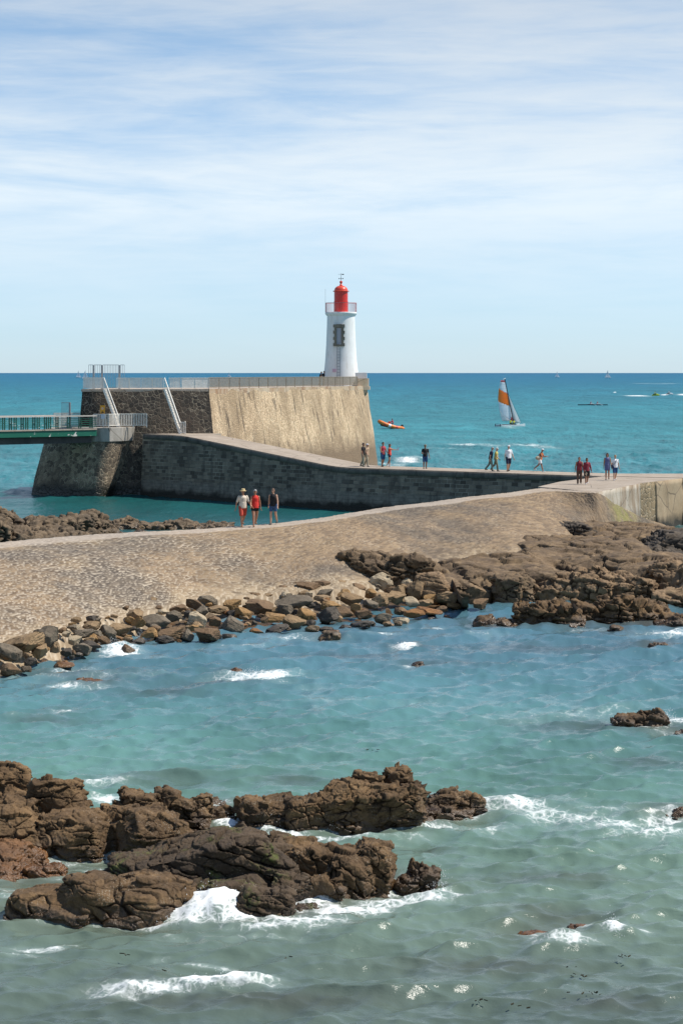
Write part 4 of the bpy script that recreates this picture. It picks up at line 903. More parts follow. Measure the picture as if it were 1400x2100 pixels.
for x, y, w, h, c_ in ((600,1214,46,24,'tan'),(655,1216,50,28,'brown'),(692,1212,44,26,'tan'),(668,1226,34,20,'grey'),(575,1218,34,20,'brown'),(705,1226,30,20,'ochre'),(625,1226,30,18,'tan'),(145,1292,20,10,'grey'),(200,1276,18,9,'grey'),(196,1270,14,8,'grey'),(336,1262,30,14,'pale'),(450,1232,20,9,'tan'),(520,1226,30,12,'brown'),(560,1215,24,12,'grey')):
    boulder(x, y, w, h, c_, int(x), zadd=.02)
# ================================================================== people
def rcone(p0, p1, r0, r1, sx=1, sy=1, n=12, cap=4):
    """tapered limb with round ends, sx / sy flatten it"""
    p0 = np.array(p0, float); p1 = np.array(p1, float); d = p1-p0; L = np.linalg.norm(d); d = d/max(L,1e-9)
    u = np.array([1,0,0]) if abs(d[0]) < .8 else np.array([0,1,0]); a = np.cross(d,u); a /= np.linalg.norm(a); b = np.cross(d,a)
    rings = []
    for k in range(cap): t = -math.pi/2+math.pi/2*(k+.3)/cap; rings.append((p0+d*r0*math.sin(t), r0*math.cos(t), p0))
    rings.append((p0, r0, p0)); rings.append((p1, r1, p1))
    for k in range(cap): t = math.pi/2*(k+.7)/cap; rings.append((p1+d*r1*math.sin(t), r1*math.cos(t), p1))
    V = []
    for c, r, o in rings:
        for i in range(n):
            th = 2*math.pi*i/n; off = (c-o)+a*r*math.cos(th)+b*r*math.sin(th); V.append(o+off*np.array([sx,sy,1]))
    m = len(rings); Fq = [(j*n+i, j*n+(i+1)%n, (j+1)*n+(i+1)%n, (j+1)*n+i) for j in range(m-1) for i in range(n)]
    Fq += [tuple(range(n-1,-1,-1)), tuple(range((m-1)*n, m*n))]
    # outward winding
    V = np.array(V); f0 = Fq[(m//2)*n]; nn = np.cross(V[f0[1]]-V[f0[0]], V[f0[2]]-V[f0[0]])
    if nn@(V[f0[0]]-(p0+p1)/2) < 0: Fq = [q[::-1] for q in Fq]
    return V, Fq
class Blob:
    def __init__(s): s.v = []; s.f = []
    def c(s, *a, **k):
        V, Fq = rcone(*a, **k); b = len(s.v); s.v += V.tolist(); s.f += [tuple(i+b for i in q) for q in Fq]; return s
    def skin(s, name, mat, parent=None, voxel=.011, it=2, hem=None):
        v, f = remesh(np.array(s.v), s.f, voxel); v = relax(v, f, it, .5)
        if hem is not None: v[:,2] = np.maximum(v[:,2], hem)
        return link(name, mesh_from(name, v, f, True), mat, parent)
def skin_mat(name, col):
    t = NT(name); n = t.noise(t.coord(), 6, 3); return t.fin(t.mix(n, tuple(x*.88 for x in col), col), .6)
SKIN = skin_mat('tanned skin', (.42,.20,.115)); SKINL = skin_mat('light skin', (.56,.32,.21)); SKIND = skin_mat('sunburnt skin', (.30,.135,.075))
CL = {k: cloth(k+' cloth', c) for k, c in {'cream': (.58,.50,.40),'brick': (.44,.06,.035),'red': (.62,.035,.025),'black': (.012,.012,.014),'denim': (.04,.09,.20),'navy': (.018,.025,.06),'blue': (.02,.07,.19),'white': (.74,.74,.76),
    'pink': (.42,.05,.08),'coral': (.62,.06,.035),'khaki': (.20,.185,.12),'stone': (.34,.30,.22),'yellow': (.52,.42,.11),'plum': (.22,.025,.04),'brown': (.12,.07,.05),'slateblue': (.11,.13,.27),'teal': (.16,.26,.22),'straw': (.55,.42,.22),'greygreen': (.17,.19,.15),'hivis': (.60,.62,.04),'beige': (.42,.30,.20),'orange': (.62,.15,.02)}.items()}
t = NT('black patterned cloth'); v_ = t.voro(t.coord(), 9, 'F1'); CL['pattern'] = t.fin(t.mix(t.rng(v_, .3, .36, 1, 0), (.015,.014,.014), (.55,.42,.28)), .9)
HAIR = {k: NT(k+' hair').fin(c, .65) for k, c in {'grey': (.34,.33,.32),'white': (.62,.60,.56),'dark': (.025,.017,.012),'brown': (.09,.05,.028),'blonde': (.36,.22,.09)}.items()}
SHOE = {'dark': paint('dark shoes', (.03,.028,.026), .6), 'white': paint('white shoes', (.7,.7,.68), .6), 'tan': paint('tan sandals', (.25,.14,.07), .7)}
M_EYE = NT('eye').fin((.02,.015,.012), .2)

def person(label, h=1.72, heading=0., stride=.0, arms=((5,8,10),(-5,8,10)), top=('shirt','cream'), legs=('shorts','brick'), hair='grey', hairlen=0, hat=None, shoes='dark', skin=None, build=1.0, lean=0., glasses=False, seat=None,
           group=None, pack=None, strap=None, voxel=.0095, knees=(8,14), legang=None, female=False):
    """local frame: facing -Y, feet at z = 0"""
    skin = skin or SKIN; S = h/1.72; R = lambda a: math.radians(a)
    B = Blob(); hipz = .0; th, sh_ = .43*S, .42*S
    la = legang if legang else (math.degrees(math.asin(min(.6,stride/2/(th+sh_)))), -math.degrees(math.asin(min(.6,stride/2/(th+sh_)))))
    J = {}
    for i, sx in enumerate((-1,1)):
        a = R(la[i]); kb = R(knees[i] if la[i] >= 0 else knees[i]*1.3+abs(la[i])*.5)
        hip = np.array([sx*.088*S*build, 0, hipz]); kn = hip+th*np.array([sx*.012,-math.sin(a),-math.cos(a)]); an = kn+sh_*np.array([0,-math.sin(a-kb),-math.cos(a-kb)])
        J[i] = (hip, kn, an)
    lowest = min(J[0][2][2], J[1][2][2])-.075*S; dz = -lowest
    for i in (0,1): J[i] = tuple(q+np.array([0,0,dz]) for q in J[i])
    hz = hipz+dz; le = R(lean); up = np.array([0,-math.sin(le),math.cos(le)])
    wa = .150*S; pel = np.array([0,0,hz+.03*S]); waist = pel+up*.17*S; chest = pel+up*.36*S; shz = pel+up*.455*S; neck = pel+up*.50*S; head = pel+up*.655*S+np.array([0,-.02*S,0])
    b_ = build; hw = 1.08 if female else 1.0
    B.c(pel-up*.02*S, waist, .115*S*b_, .108*S*b_, 1.38*hw, 1.0); B.c(waist, chest, .105*S*b_, .122*S*b_, 1.3, .95); B.c(chest, shz, .118*S*b_, .075*S, 1.42, .9)
    B.c(neck-up*.03*S, neck+up*.07*S, .055*S, .05*S)
    # head: skull, jaw, nose, ears
    B.c(head+up*.03*S+np.array([0,.012*S,0]), head+up*.045*S+np.array([0,-.015*S,0]), .078*S, .074*S, .94, 1.12); B.c(head-up*.055*S+np.array([0,-.028*S,0]), head+up*.0*S, .048*S, .066*S, .95, 1.05)
    B.c(head+np.array([0,-.088*S,.02*S]), head+np.array([0,-.104*S,-.012*S]), .011*S, .016*S); B.c(head+np.array([-.03*S,-.083*S,-.048*S]), head+np.array([.03*S,-.083*S,-.048*S]), .010*S, .010*S)
    for sx in (-1,1): B.c(head+np.array([sx*.076*S,.01*S,.025*S]), head+np.array([sx*.076*S,.005*S,-.02*S]), .014*S, .010*S, .7)
    A = {}
    for i, sx in enumerate((-1,1)):
        fw, ab, el = [R(q) for q in arms[i][:3]]; s0 = shz+np.array([sx*.178*S*(.97+.03*b_)*(.94 if female else 1),0,-.02*S])
        d1 = np.array([sx*math.sin(ab)*math.cos(fw), -math.sin(fw), -math.cos(fw)*math.cos(ab)]); e0 = s0+d1*.29*S
        f2 = fw+el; inn = arms[i][3] if len(arms[i]) > 3 else 0
        d2 = np.array([sx*math.sin(ab)*.6-sx*math.sin(R(inn)), -math.sin(f2), -math.cos(f2)]); d2 /= np.linalg.norm(d2); w0 = e0+d2*.255*S; A[i] = (s0,e0,w0,d2)
        B.c(s0, e0, .050*S*b_, .040*S); B.c(e0, w0, .041*S, .026*S)
        pm = w0+d2*.085*S; side = np.array([0,-1,0])-d2*(np.array([0,-1,0])@d2)
        if np.linalg.norm(side) < .15: side = np.array([1,0,0])-d2*d2[0]
        side /= np.linalg.norm(side); palm = np.cross(d2, side)*sx
        B.c(w0+d2*.02*S+side*.016*S, pm+side*.026*S, .018*S, .016*S); B.c(w0+d2*.02*S-side*.014*S, pm-side*.024*S, .018*S, .016*S)
        for k, ln in enumerate((.068,.078,.074,.058)):
            k0 = pm+side*(.031-.021*k)*S; k1 = k0+(d2*.85-palm*.35)*ln*.55*S; k2 = k1+(d2*.55-palm*.8)*ln*.5*S; B.c(k0,k1,.0105*S,.0098*S,n=8); B.c(k1,k2,.0098*S,.009*S,n=8)
        t0 = w0+d2*.03*S+side*.03*S; t1 = t0+(d2*.5+side*.75)*.04*S; B.c(t0,t1,.0125*S,.011*S,n=8); B.c(t1,t1+(d2*.85+side*.15-palm*.3)*.032*S,.011*S,.0095*S,n=8)
        hip, kn, an = J[i]
        B.c(hip, kn, .088*S*b_*hw, .056*S*b_); cf_ = kn+(an-kn)*.30+np.array([0,.012*S,0]); B.c(kn, cf_, .054*S*b_, .056*S*b_); B.c(cf_, an, .055*S*b_, .037*S)
        B.c(an+np.array([0,.03*S,-.04*S]), an+np.array([sx*.012*S,-.13*S,-.055*S]), .033*S, .024*S, 1.1, 1)
    body = B.skin('person', skin, None, voxel, 1); tag(body, label, 'person', group)
    def part(name, Bl, mat, vx=.012, it=2, hem=None): return Bl.skin(name, mat, body, vx, it, hem)
    # clothes
    kind, colr = top; g = Blob(); in_ = 1.10
    tz_ = pel+up*(-.06 if kind != 'dress' else -.02)*S
    g.c(tz_, waist, .128*S*b_*hw, .118*S*b_, 1.36, 1.06); g.c(waist, chest, .116*S*b_, .130*S*b_, 1.3, 1.0)
    if kind in ('shirt','tshirt','jacket'):
        g.c(chest, shz-up*.012*S, .126*S*b_, .083*S, 1.46, .95)
        for i in (0,1): s0,e0,w0,d2 = A[i]; e_ = e0 if kind == 'jacket' else s0+(e0-s0)*(.78 if kind == 'shirt' else .6); g.c(s0, e_, .063*S*b_, .060*S if kind != 'tshirt' else .056*S)
        if kind == 'jacket':
            for i in (0,1): s0,e0,w0,d2 = A[i]; g.c(e0, e0+(w0-e0)*.85, .055*S, .042*S)
    else:
        g.c(chest, chest+up*.05*S, .125*S*b_, .108*S*b_, 1.32, 1.0)
        for sx in (-1,1): g.c(chest+up*.05*S+np.array([sx*.085*S,-.075*S,0]), shz+up*.045*S+np.array([sx*.085*S,-.012*S,0]), .022*S, .018*S); g.c(shz+up*.045*S+np.array([sx*.085*S,.0,0]), chest+up*.04*S+np.array([sx*.08*S,.085*S,0]), .018*S, .022*S)
    if kind == 'dress': g.c(pel, pel-np.array([0,0,.28*S]), .135*S*b_, .150*S*b_, 1.3, 1.15)
    part({'shirt':'shirt','tshirt':'shirt','jacket':'jacket','tank':'tank_top','dress':'dress'}[kind], g, CL[colr], hem=(pel[2]-.075*S if kind != 'dress' else pel[2]-.34*S))
    if legs:
        kind, colr = legs; g = Blob(); g.c(pel-up*.03*S, pel+up*.075*S, .124*S*b_*hw, .116*S*b_, 1.36, 1.02)
        for i in (0,1):
            hip, kn, an = J[i]
            if kind == 'trousers': g.c(hip, kn, .098*S*b_*hw, .072*S*b_); g.c(kn, kn+(an-kn)*.95, .070*S*b_, .060*S*b_)
            elif kind == 'skirt': g.c(hip, hip+(kn-hip)*.75, .10*S*b_, .10*S*b_, 1.2, 1.1)
            else: f_ = {'shorts': .88, 'hotpants': .38, 'bermuda': 1.05, 'midshorts': .62}[kind]; g.c(hip, hip+(kn-hip)*f_, .100*S*b_*hw, .084*S*b_)
        f_ = {'shorts': .88, 'hotpants': .38, 'bermuda': 1.05, 'midshorts': .62, 'skirt': .82, 'trousers': 9}[kind]; part({'trousers':'trousers','skirt':'skirt'}.get(kind,'shorts'), g, CL[colr], hem=None if seat or kind == 'trousers' or legang else min(J[0][0][2]+(J[0][1][2]-J[0][0][2])*f_, J[1][0][2]+(J[1][1][2]-J[1][0][2])*f_)-.03*S)
    for i in (0,1):
        hip, kn, an = J[i]; g = Blob(); sx = (-1,1)[i]; g.c(an+np.array([0,.032*S,-.042*S]), an+np.array([sx*.012*S,-.135*S,-.052*S]), .040*S, .032*S, 1.12, 1); part('shoe', g, SHOE[shoes], .009, 1)
    for sx in (-1,1):
        q = head+np.array([sx*.030*S,-.080*S,.022*S]); e = MB().lathe([(.001,-.009*S),(.009*S,-.004*S),(.009*S,.004*S),(.001,.009*S)], tuple(q), 10); o = e.build('eye', M_EYE); o.parent = body
    if hair:
        g = Blob(); g.c(head+up*.05*S+np.array([0,.028*S,0]), head+up*.062*S+np.array([0,-.012*S,.005*S]), .082*S, .074*S, .97, 1.1); g.c(head+up*.0*S+np.array([0,.045*S,0]), head+up*.05*S+np.array([0,.03*S,0]), .062*S, .07*S, 1.12, .9)
        if hairlen: g.c(head+np.array([0,.05*S,.0]), head+np.array([0,.07*S,-hairlen*S]), .068*S, .045*S, 1.2, .8)
        for sx in (-1,1):
            if hairlen: g.c(head+np.array([sx*.07*S,.02*S,.03*S]), head+np.array([sx*.075*S,.03*S,-min(.1,hairlen)*S]), .022*S, .018*S)
        part('hair', g, HAIR[hair], .010, 1)
    if hat:
        m = MB(); hc = head+up*.052*S; k, hm = hat
        if k == 'brim': m.lathe([(.155*S,-.004),(.155*S,.006),(.092*S,.018*S),(.088*S,.085*S),(.07*S,.105*S),(.02*S,.098*S)], tuple(hc), 24); nm = 'straw_hat'
        else: m.lathe([(.088*S,-.01),(.091*S,.0),(.088*S,.04*S),(.062*S,.072*S),(.02*S,.084*S)], tuple(hc), 20); c_ = hc+np.array([0,-.10*S,.0]); m.box((c_[0]-.06*S,c_[1]-.06*S,c_[2]-.006),(c_[0]+.06*S,c_[1]+.05*S,c_[2]+.004)); nm = 'cap'
        o = m.build(nm, CL[hm]); o.parent = body; auto_smooth(o, 50)
    if glasses:
        m = MB(); c_ = head+np.array([0,-.088*S,.022*S])
        for sx in (-1,1): m.box((c_[0]+sx*.031*S-.024*S,c_[1]-.004,c_[2]-.018*S),(c_[0]+sx*.031*S+.024*S,c_[1]+.006,c_[2]+.016*S)); m.bar(c_+np.array([sx*.055*S,0,.005]), head+np.array([sx*.08*S,.01*S,.028*S]), .006)
        m.bar(c_+np.array([-.01,0,.004]), c_+np.array([.01,0,.004]), .006); o = m.build('sunglasses', M_DKMET); o.parent = body
    if pack:
        g = Blob(); q = chest+np.array([0,.17*S,-.02*S]); g.c(q-up*.13*S, q+up*.10*S, .10*S, .09*S, 1.35, .75)
        for sx in (-1,1): g.c(shz+np.array([sx*.095*S,-.085*S,.0]), waist+np.array([sx*.12*S,-.11*S,.05*S]), .018*S,.018*S); g.c(shz+np.array([sx*.095*S,-.085*S,.0]), shz+np.array([sx*.095*S,.06*S,.06*S]), .018*S,.018*S)
        part('backpack', g, CL[pack], .012, 1)
    body.rotation_euler = (0,0,R(heading)); body['_h'] = 0; del body['_h']
    info = {'wrist': [A[i][2]+A[i][3]*.12*S for i in (0,1)], 'hip': J, 'pel': pel, 'chest': chest, 'shz': shz, 'R': R(heading), 'S': S, 'head': head}
    return body, info
def stand(pr, px, py, z, dz=0.0):
    b, i = pr; p = at(px, py, z); b.location = (p[0], p[1], z+dz); return b, i
def wpos(pr, local):
    b, i = pr; c, s = math.cos(i['R']), math.sin(i['R']); l = np.array(local); return np.array([b.location[0]+c*l[0]-s*l[1], b.location[1]+s*l[0]+c*l[1], b.location[2]+l[2]])
GW = 'three walkers on the cobbled causeway'; GJ = 'visitors strolling on the jetty'
def onway(pr, px, py):
    z = 2.8
    for _ in range(3): q = at(px, py, z); z = causeway_z(q[0], q[1])
    return stand(pr, px, py, z+.015)

p = person('person in straw hat, cream shirt and brick red shorts walking on the cobbled causeway', 1.76, 20, .50, ((-16,18,14),(16,22,30)), ('shirt','cream'), ('shorts','brick'), 'grey', 0, ('brim','straw'), 'tan', SKIN, 1.12, group=GW, voxel=.009); onway(p, 498, 1080.5)
p = person('person in red tank top and black shorts walking on the cobbled causeway', 1.73, 14, .44, ((18,12,35),(-18,16,10)), ('tank','red'), ('hotpants','black'), 'grey', .02, None, 'tan', SKIN, 1.06, group=GW, voxel=.009, glasses=True, female=True); onway(p, 523, 1079.8)
p = person('person in black tank top, denim shorts and sunglasses walking on the cobbled causeway', 1.70, -16, .26, ((-18,14,6),(8,14,14)), ('tank','black'), ('midshorts','denim'), 'brown', .06, None, 'dark', SKINL, 1.05, group=GW, voxel=.009, glasses=True, female=True); onway(p, 560, 1075.5)
ZJ = 3.1
p = person('person in dark shirt and grey trousers standing behind the white hatted companion by the bastion', 1.73, 60, .22, ((4,6,10),(-6,6,8)), ('tshirt','black'), ('trousers','greygreen'), 'dark', group=GJ); stand(p, 744.5, 957.2, ZJ)
p = person('person in beige top, pale trousers and white cap on the jetty below the bastion', 1.68, 55, .34, ((14,8,20),(-10,8,10)), ('tshirt','beige'), ('trousers','stone'), 'grey', .02, ('cap','white'), 'dark', SKINL, group=GJ); stand(p, 752.5, 956.8, ZJ)
p = person('person in pink tank top and blue shorts standing beside the photographer in red', 1.80, 35, .16, ((12,16,55,25),(6,16,60,25)), ('tank','pink'), ('shorts','blue'), 'dark', 0, None, 'dark', SKIN, 1.05, group=GJ); stand(p, 785, 957.2, ZJ)
pw = person('person in red top and dark shorts holding up a phone with outstretched arms', 1.66, 70, .16, ((72,4,18,8),(70,4,20,8)), ('tank','coral'), ('hotpants','navy'), 'brown', .05, None, 'white', SKIN, group=GJ, female=True); stand(pw, 798.5, 957.2, ZJ)
ph = wpos(pw, (pw[1]['wrist'][0]+pw[1]['wrist'][1])/2+np.array([0,-.05,.04]))
m = MB(); m.box((ph[0]-.02,ph[1]-.09,ph[2]-.10),(ph[0]+.02,ph[1]+.09,ph[2]+.14)); m.box((ph[0]-.028,ph[1]-.03,ph[2]+.06),(ph[0]-.018,ph[1]+.03,ph[2]+.12))
tag(m.build('phone', paint('pink phone case', (.62,.40,.58), .3), None, ph, bevel=.01), 'pale pink phone held up in the outstretched hands of the photographer in red', 'phone')
pc = person('person in black T-shirt, blue shorts and cap standing alone with a camera on the jetty', 1.74, 8, .06, ((18,16,70,30),(-2,14,16)), ('tshirt','black'), ('shorts','blue'), 'brown', 0, ('cap','khaki'), 'dark', SKIND, 1.05, group=GJ); stand(pc, 871.5, 961.8, ZJ)
q = wpos(pc, pc[1]['wrist'][0]); m = MB(); m.box((q[0]-.07,q[1]-.06,q[2]-.04),(q[0]+.07,q[1]+.01,q[2]+.06)); m.tube((q[0],q[1]-.05,q[2]+.01),(q[0],q[1]-.16,q[2]+.0),.035,.04,12)
tag(m.build('camera_in_hand', M_DKMET, None, q, bevel=.008), 'black camera held at the waist of the lone visitor in black', 'camera')
p = person('person with white hair in navy shirt and grey green trousers, leaning forward on the jetty', 1.70, 80, .40, ((-16,6,10),(-24,6,12)), ('tshirt','navy'), ('trousers','greygreen'), 'grey', 0, None, 'dark', SKINL, 1.08, lean=10, group=GJ); stand(p, 1005.5, 966.2, ZJ)
p = person('person with white hair in yellow shirt and khaki trousers walking on the jetty', 1.66, 72, .42, ((16,8,25),(-10,8,14)), ('tshirt','yellow'), ('trousers','khaki'), 'white', .02, None, 'dark', SKINL, 1.05, lean=5, group=GJ, female=True); stand(p, 1016.5, 966.4, ZJ)
p = person('tall person in white shirt, navy shorts and white cap on the jetty', 1.82, 25, .14, ((-6,14,10),(8,18,10)), ('shirt','white'), ('shorts','navy'), 'white', 0, ('cap','white'), 'dark', SKINL, 1.12, group=GJ); stand(p, 1042.5, 966.8, ZJ)
pb = person('person in white cap and white shorts striding along the jetty looking down into a bag', 1.66, 62, .62, ((30,16,70,35),(26,10,75,35)), ('tank','orange'), ('midshorts','white'), 'white', 0, ('cap','white'), 'white', SKIND, 1.04, lean=14, group=GJ, female=True); stand(pb, 1107, 967.6, ZJ)
q = wpos(pb, pb[1]['pel']+np.array([-.30,.02,.16])); g = Blob(); g.c((-.1,0,-.06),(.1,0,-.06),.12,.12,1,.7); o = g.skin('shoulder_bag', CL['stone']); o.location = q; o.rotation_euler = (0,0,.4)
m = MB(); sp = wpos(pb, pb[1]['shz']+np.array([-.12,0,.05]))-q; m.bar((-.12,0,.0), sp, .025); m.bar((.12,0,.0), sp, .025); st_ = m.build('strap', CL['brown']); st_.parent = o
st_.matrix_parent_inverse = Matrix.Rotation(-.4,4,'Z'); tag(o, 'pale shoulder bag carried by the striding visitor in the white cap', 'bag')
ZA = 3.09
p = person('person in plum red tank top and brown trousers with a backpack on the quay', 1.66, -4, .10, ((-10,14,14),(4,12,10)), ('tank','plum'), ('trousers','brown'), 'brown', .02, None, 'dark', SKIN, 1.08, group=GJ, pack='black', female=True); stand(p, 1187.5, 992.5, ZA)
p = person('person with dark bob in patterned dress and short jacket walking on the quay', 1.62, 10, .22, ((4,10,14),(-6,18,12)), ('jacket','plum'), ('skirt','pattern'), 'dark', .06, None, 'white', SKIND, 1.04, group=GJ, female=True); stand(p, 1203, 993, ZA)
p = person('person with long dark hair in slate blue short dress on the quay', 1.72, -6, .12, ((-6,8,6),(8,10,8)), ('dress','slateblue'), None, 'dark', .16, None, 'dark', SKIN, .98, group=GJ, glasses=True, female=True); stand(p, 1245, 984, ZA)
p = person('person with short blonde hair in white T-shirt and blue shorts on the quay', 1.62, 14, .16, ((4,10,14),(-8,16,10)), ('tshirt','white'), ('shorts','blue'), 'blonde', 0, None, 'white', SKINL, 1.06, group=GJ); stand(p, 1261, 985, ZA)
q = wpos(p, p[1]['pel']+np.array([-.23,-.03,.0])); g = Blob(); g.c((0,-.06,-.08),(0,.06,-.08),.08,.08,.6,1); g.c((0,-.06,.04),(0,.06,.04),.08,.08,.6,1); o = g.skin('crossbody_bag', CL['navy']); o.location = q
m = MB(); c_ = wpos(p, p[1]['chest']+np.array([0,-.155,.0]))-q; s1 = wpos(p, p[1]['shz']+np.array([.10,-.06,.05]))-q; s2 = wpos(p, p[1]['waist'] if 'waist' in p[1] else p[1]['pel']+np.array([-.12,-.14,.14]))-q
for a, b in ((s1,c_),(c_,s2),(s2,np.array([0,0,.08]))): m.bar(a,b,.028,.012)
o2 = m.build('strap', CL['navy']); o2.parent = o; tag(o, 'dark blue crossbody bag worn over the white T-shirt on the quay', 'bag')
for x, y, hh, hd, lb in ((656,763.0,1.48,70,'dark silhouetted person leaning behind the long railing near the lighthouse'),(664.5,761.6,1.52,-20,'dark silhouetted person half hidden against the foot of the lighthouse')):
    Yp = 199.5 if x < 660 else 201.5; p = person(lb, hh, hd, .1, ((18,10,40),(10,10,30)), ('tshirt','black'), ('trousers','black'), 'dark', 0, None, 'dark', SKIND, 1.1, lean=14 if x < 660 else 4); q = atY(x, y, Yp); p[0].location = (q[0], Yp, ZD)
    p[0].data.materials[0] = SKIND

# ================================================================== boats
GB2 = 'boat crews'
def seated(label, h, heading, loc, top, legs, hair='dark', skin=None, arms=((45,10,30,10),(45,10,30,10)), hat=None, lean=12, group=None):
    p = person(label, h, heading, 0, arms, top, legs, hair, 0, hat, 'dark', skin or SKIND, 1.05, lean=lean, knees=(75,75), legang=(82,82), group=group, voxel=.014)
    hz = p[1]['pel'][2]; p[0].location = (loc[0], loc[1], loc[2]-hz+.10); return p
def loft(m, secs):
    n = len(secs[0]); b = len(m.v)
    for s in secs: m.v += [tuple(map(float,q)) for q in s]
    for j in range(len(secs)-1):
        for i in range(n): m.f.append((b+j*n+i, b+j*n+(i+1)%n, b+(j+1)*n+(i+1)%n, b+(j+1)*n+i))
    m.f.append(tuple(b+i for i in range(n))[::-1]); m.f.append(tuple(b+(len(secs)-1)*n+i for i in range(n))); return m
def hullsecs(L, W, Hh, x0=0, y0=0, z0=0, bowup=.3, n=14, m=12):
    S_ = []
    for j in range(m):
        t = j/(m-1); x = -L/2+L*t; w = W/2*max(.02,(1-(max(0,t-.35)/.65)**2.2))*(.7+.3*min(1,t/.12)); sh = Hh*(1+bowup*max(0,t-.5)**2*4); ring = []
        for i in range(n):
            a = math.pi*i/(n-1); ring.append((x0+x, y0+math.cos(a)*w, z0+sh-max(0,math.sin(a))**.7*(sh+.12*(1-.75*max(0,t-.7)/.3))))
        S_.append(ring)
    return S_
# inflatable rescue boat
w0 = at(800,880.5); Yb = w0[1]; rb = empty('inflatable_boat', (w0[0],Yb,0), 'orange inflatable boat with a raised bow motoring past the end of the bastion', 'boat', None, math.radians(180+12)); sB = F/Yb
def bchild(name, m, mat, par, smooth=True):
    o = m.build(name, mat); o.parent = par
    if smooth: auto_smooth(o, 45)
    return o
M_ORB = paint('orange inflatable tube', (.75,.20,.03), .45); M_REDB = paint('red boat panel', (.55,.05,.03), .5); M_WB = paint('white boat gelcoat', (.75,.75,.73), .3); M_BLK = paint('black rubber', (.02,.02,.022), .6)
ang = math.radians(-10); rot = lambda x,y,z: (x*math.cos(ang)+z*math.sin(-ang)*-1*0+x*0+0, y, z+max(-.1,(x+1.2))*.27)
for sy in (-1,1):
    pts = [(-2.0,sy*.72,.25),(-1,sy*.74,.25),(.2,sy*.72,.27),(1.2,sy*.58,.36),(1.85,sy*.28,.50),(2.05,0,.56)]; m = MB()
    for a,b in zip(pts[:-1],pts[1:]): m.tube(rot(*a),rot(*b),.33,.33 if b[1] else .30,14)
    m.tube(rot(-2.45,sy*.72,.25),rot(-2.0,sy*.72,.25),.08,.33,14); bchild('tube', m, M_ORB, rb)
    for x in (-1.2,.1,.9):
        m = MB(); m.tube(rot(x,sy*(.745 if x<.5 else .63),.26),rot(x+.42,sy*(.745 if x<.5 else .56),.29),.338,.338,14); bchild('rubbing_patch', m, M_WB if x == .1 else M_REDB, rb)
m = MB(); loft(m, [[(x,y_*w_,z_) for (y_,z_) in ((-1,.22),(-.5,.02),(0,-.12),(.5,.02),(1,.22))] for x,w_ in ((-2.0,.62),(0,.62),(1.2,.45),(1.8,.2))]); m.v = [rot(*q) for q in m.v]; bchild('hull', m, M_BLK, rb)
m = MB(); m.box((-.1,-.3,.25),(.35,.3,.95)); m.box((.0,-.34,.85),(.3,.34,1.05)); m.v = [rot(*q) for q in m.v]; bchild('console', m, M_REDB, rb, False)
m = MB(); m.box((-2.35,-.2,.1),(-2.0,.2,.85)); m.box((-2.4,-.16,-.3),(-2.2,.16,.2)); m.v = [rot(*q) for q in m.v]; bchild('outboard_motor', m, M_BLK, rb, False)
m = MB(); m.box((-.9,-.3,.25),(-.45,.3,.62)); m.v = [rot(*q) for q in m.v]; bchild('seat', m, M_WB, rb, False)
c, s = math.cos(math.radians(192)), math.sin(math.radians(192))
p = person('person in black and pink wetsuit standing at the helm of the orange inflatable boat', 1.68, -95, .1, ((40,12,40,10),(45,12,35,10)), ('jacket','pink'), ('trousers','black'), 'dark', 0, None, 'dark', SKIND, 1.05, lean=8, voxel=.014, knees=(40,40), legang=(30,30)); p[0].location = (w0[0]+c*(-.45), Yb+s*(-.45), .28)
# sailing catamaran
w0 = at(1046,875.5); Yc = w0[1]; sC = F/Yc; ca = empty('sailing_catamaran', (w0[0],Yc,0), 'beach catamaran heeling under a grey and orange mainsail with a white jib', 'catamaran', None, math.radians(20))

def sailcloth(name, col, tr=.5):
    t = NT(name); n = t.noise(t.coord(), 3, 3); c = t.mix(n, tuple(x*.92 for x in col), col); t.n.remove(t.b)
    a_ = t.new('ShaderNodeBsdfDiffuse'); b_ = t.new('ShaderNodeBsdfTranslucent'); m_ = t.new('ShaderNodeMixShader'); t.put(a_.inputs[0], c); t.put(b_.inputs[0], c); m_.inputs[0].default_value = tr
    t.l(a_.outputs[0], m_.inputs[1]); t.l(b_.outputs[0], m_.inputs[2]); t.l(m_.outputs[0], t.out.inputs[0]); return t.mat
M_SAILG = sailcloth('grey film sail', (.86,.89,.92), .62); M_SAILO = sailcloth('orange sail panel', (.98,.42,.13), .62); M_SAILW = sailcloth('white sailcloth', (.9,.9,.9)); M_SAILR = sailcloth('pink sail head', (.75,.26,.27))
HL = 4.9
for sy in (-1,1):
    m = MB(); loft(m, hullsecs(HL,.42,.42,0,sy*1.15,.02,.55)); bchild('hull', m, M_WB, ca)
m = MB(); m.box((-1.1,-1.05,.44),(.75,1.05,.48)); bchild('trampoline', m, M_BLK, ca, False)
m = MB(); m.bar((.75,-1.15,.48),(.75,1.15,.48),.09); m.bar((-1.1,-1.15,.48),(-1.1,1.15,.48),.09); bchild('crossbeam', m, M_DKMET, ca, False)
mastb = np.array([.75,0,.5]); mt = np.array([-1.95,.0,8.95])*1.0; mastd = np.array([-.235*1.0,-.02,1.0]); mastd /= np.linalg.norm(mastd); mL = 8.55; mp = lambda t_: mastb+mastd*mL*t_
m = MB(); m.bar(mp(0), mp(1), .10, .14); bchild('mast', m, M_DKMET, ca, False)
m = MB(); m.tube(mp(1)+np.array([-.32,0,-.05]), mp(1)+np.array([.16,0,.12]), .05,.09,10); bchild('mast_float', m, M_WB, ca)
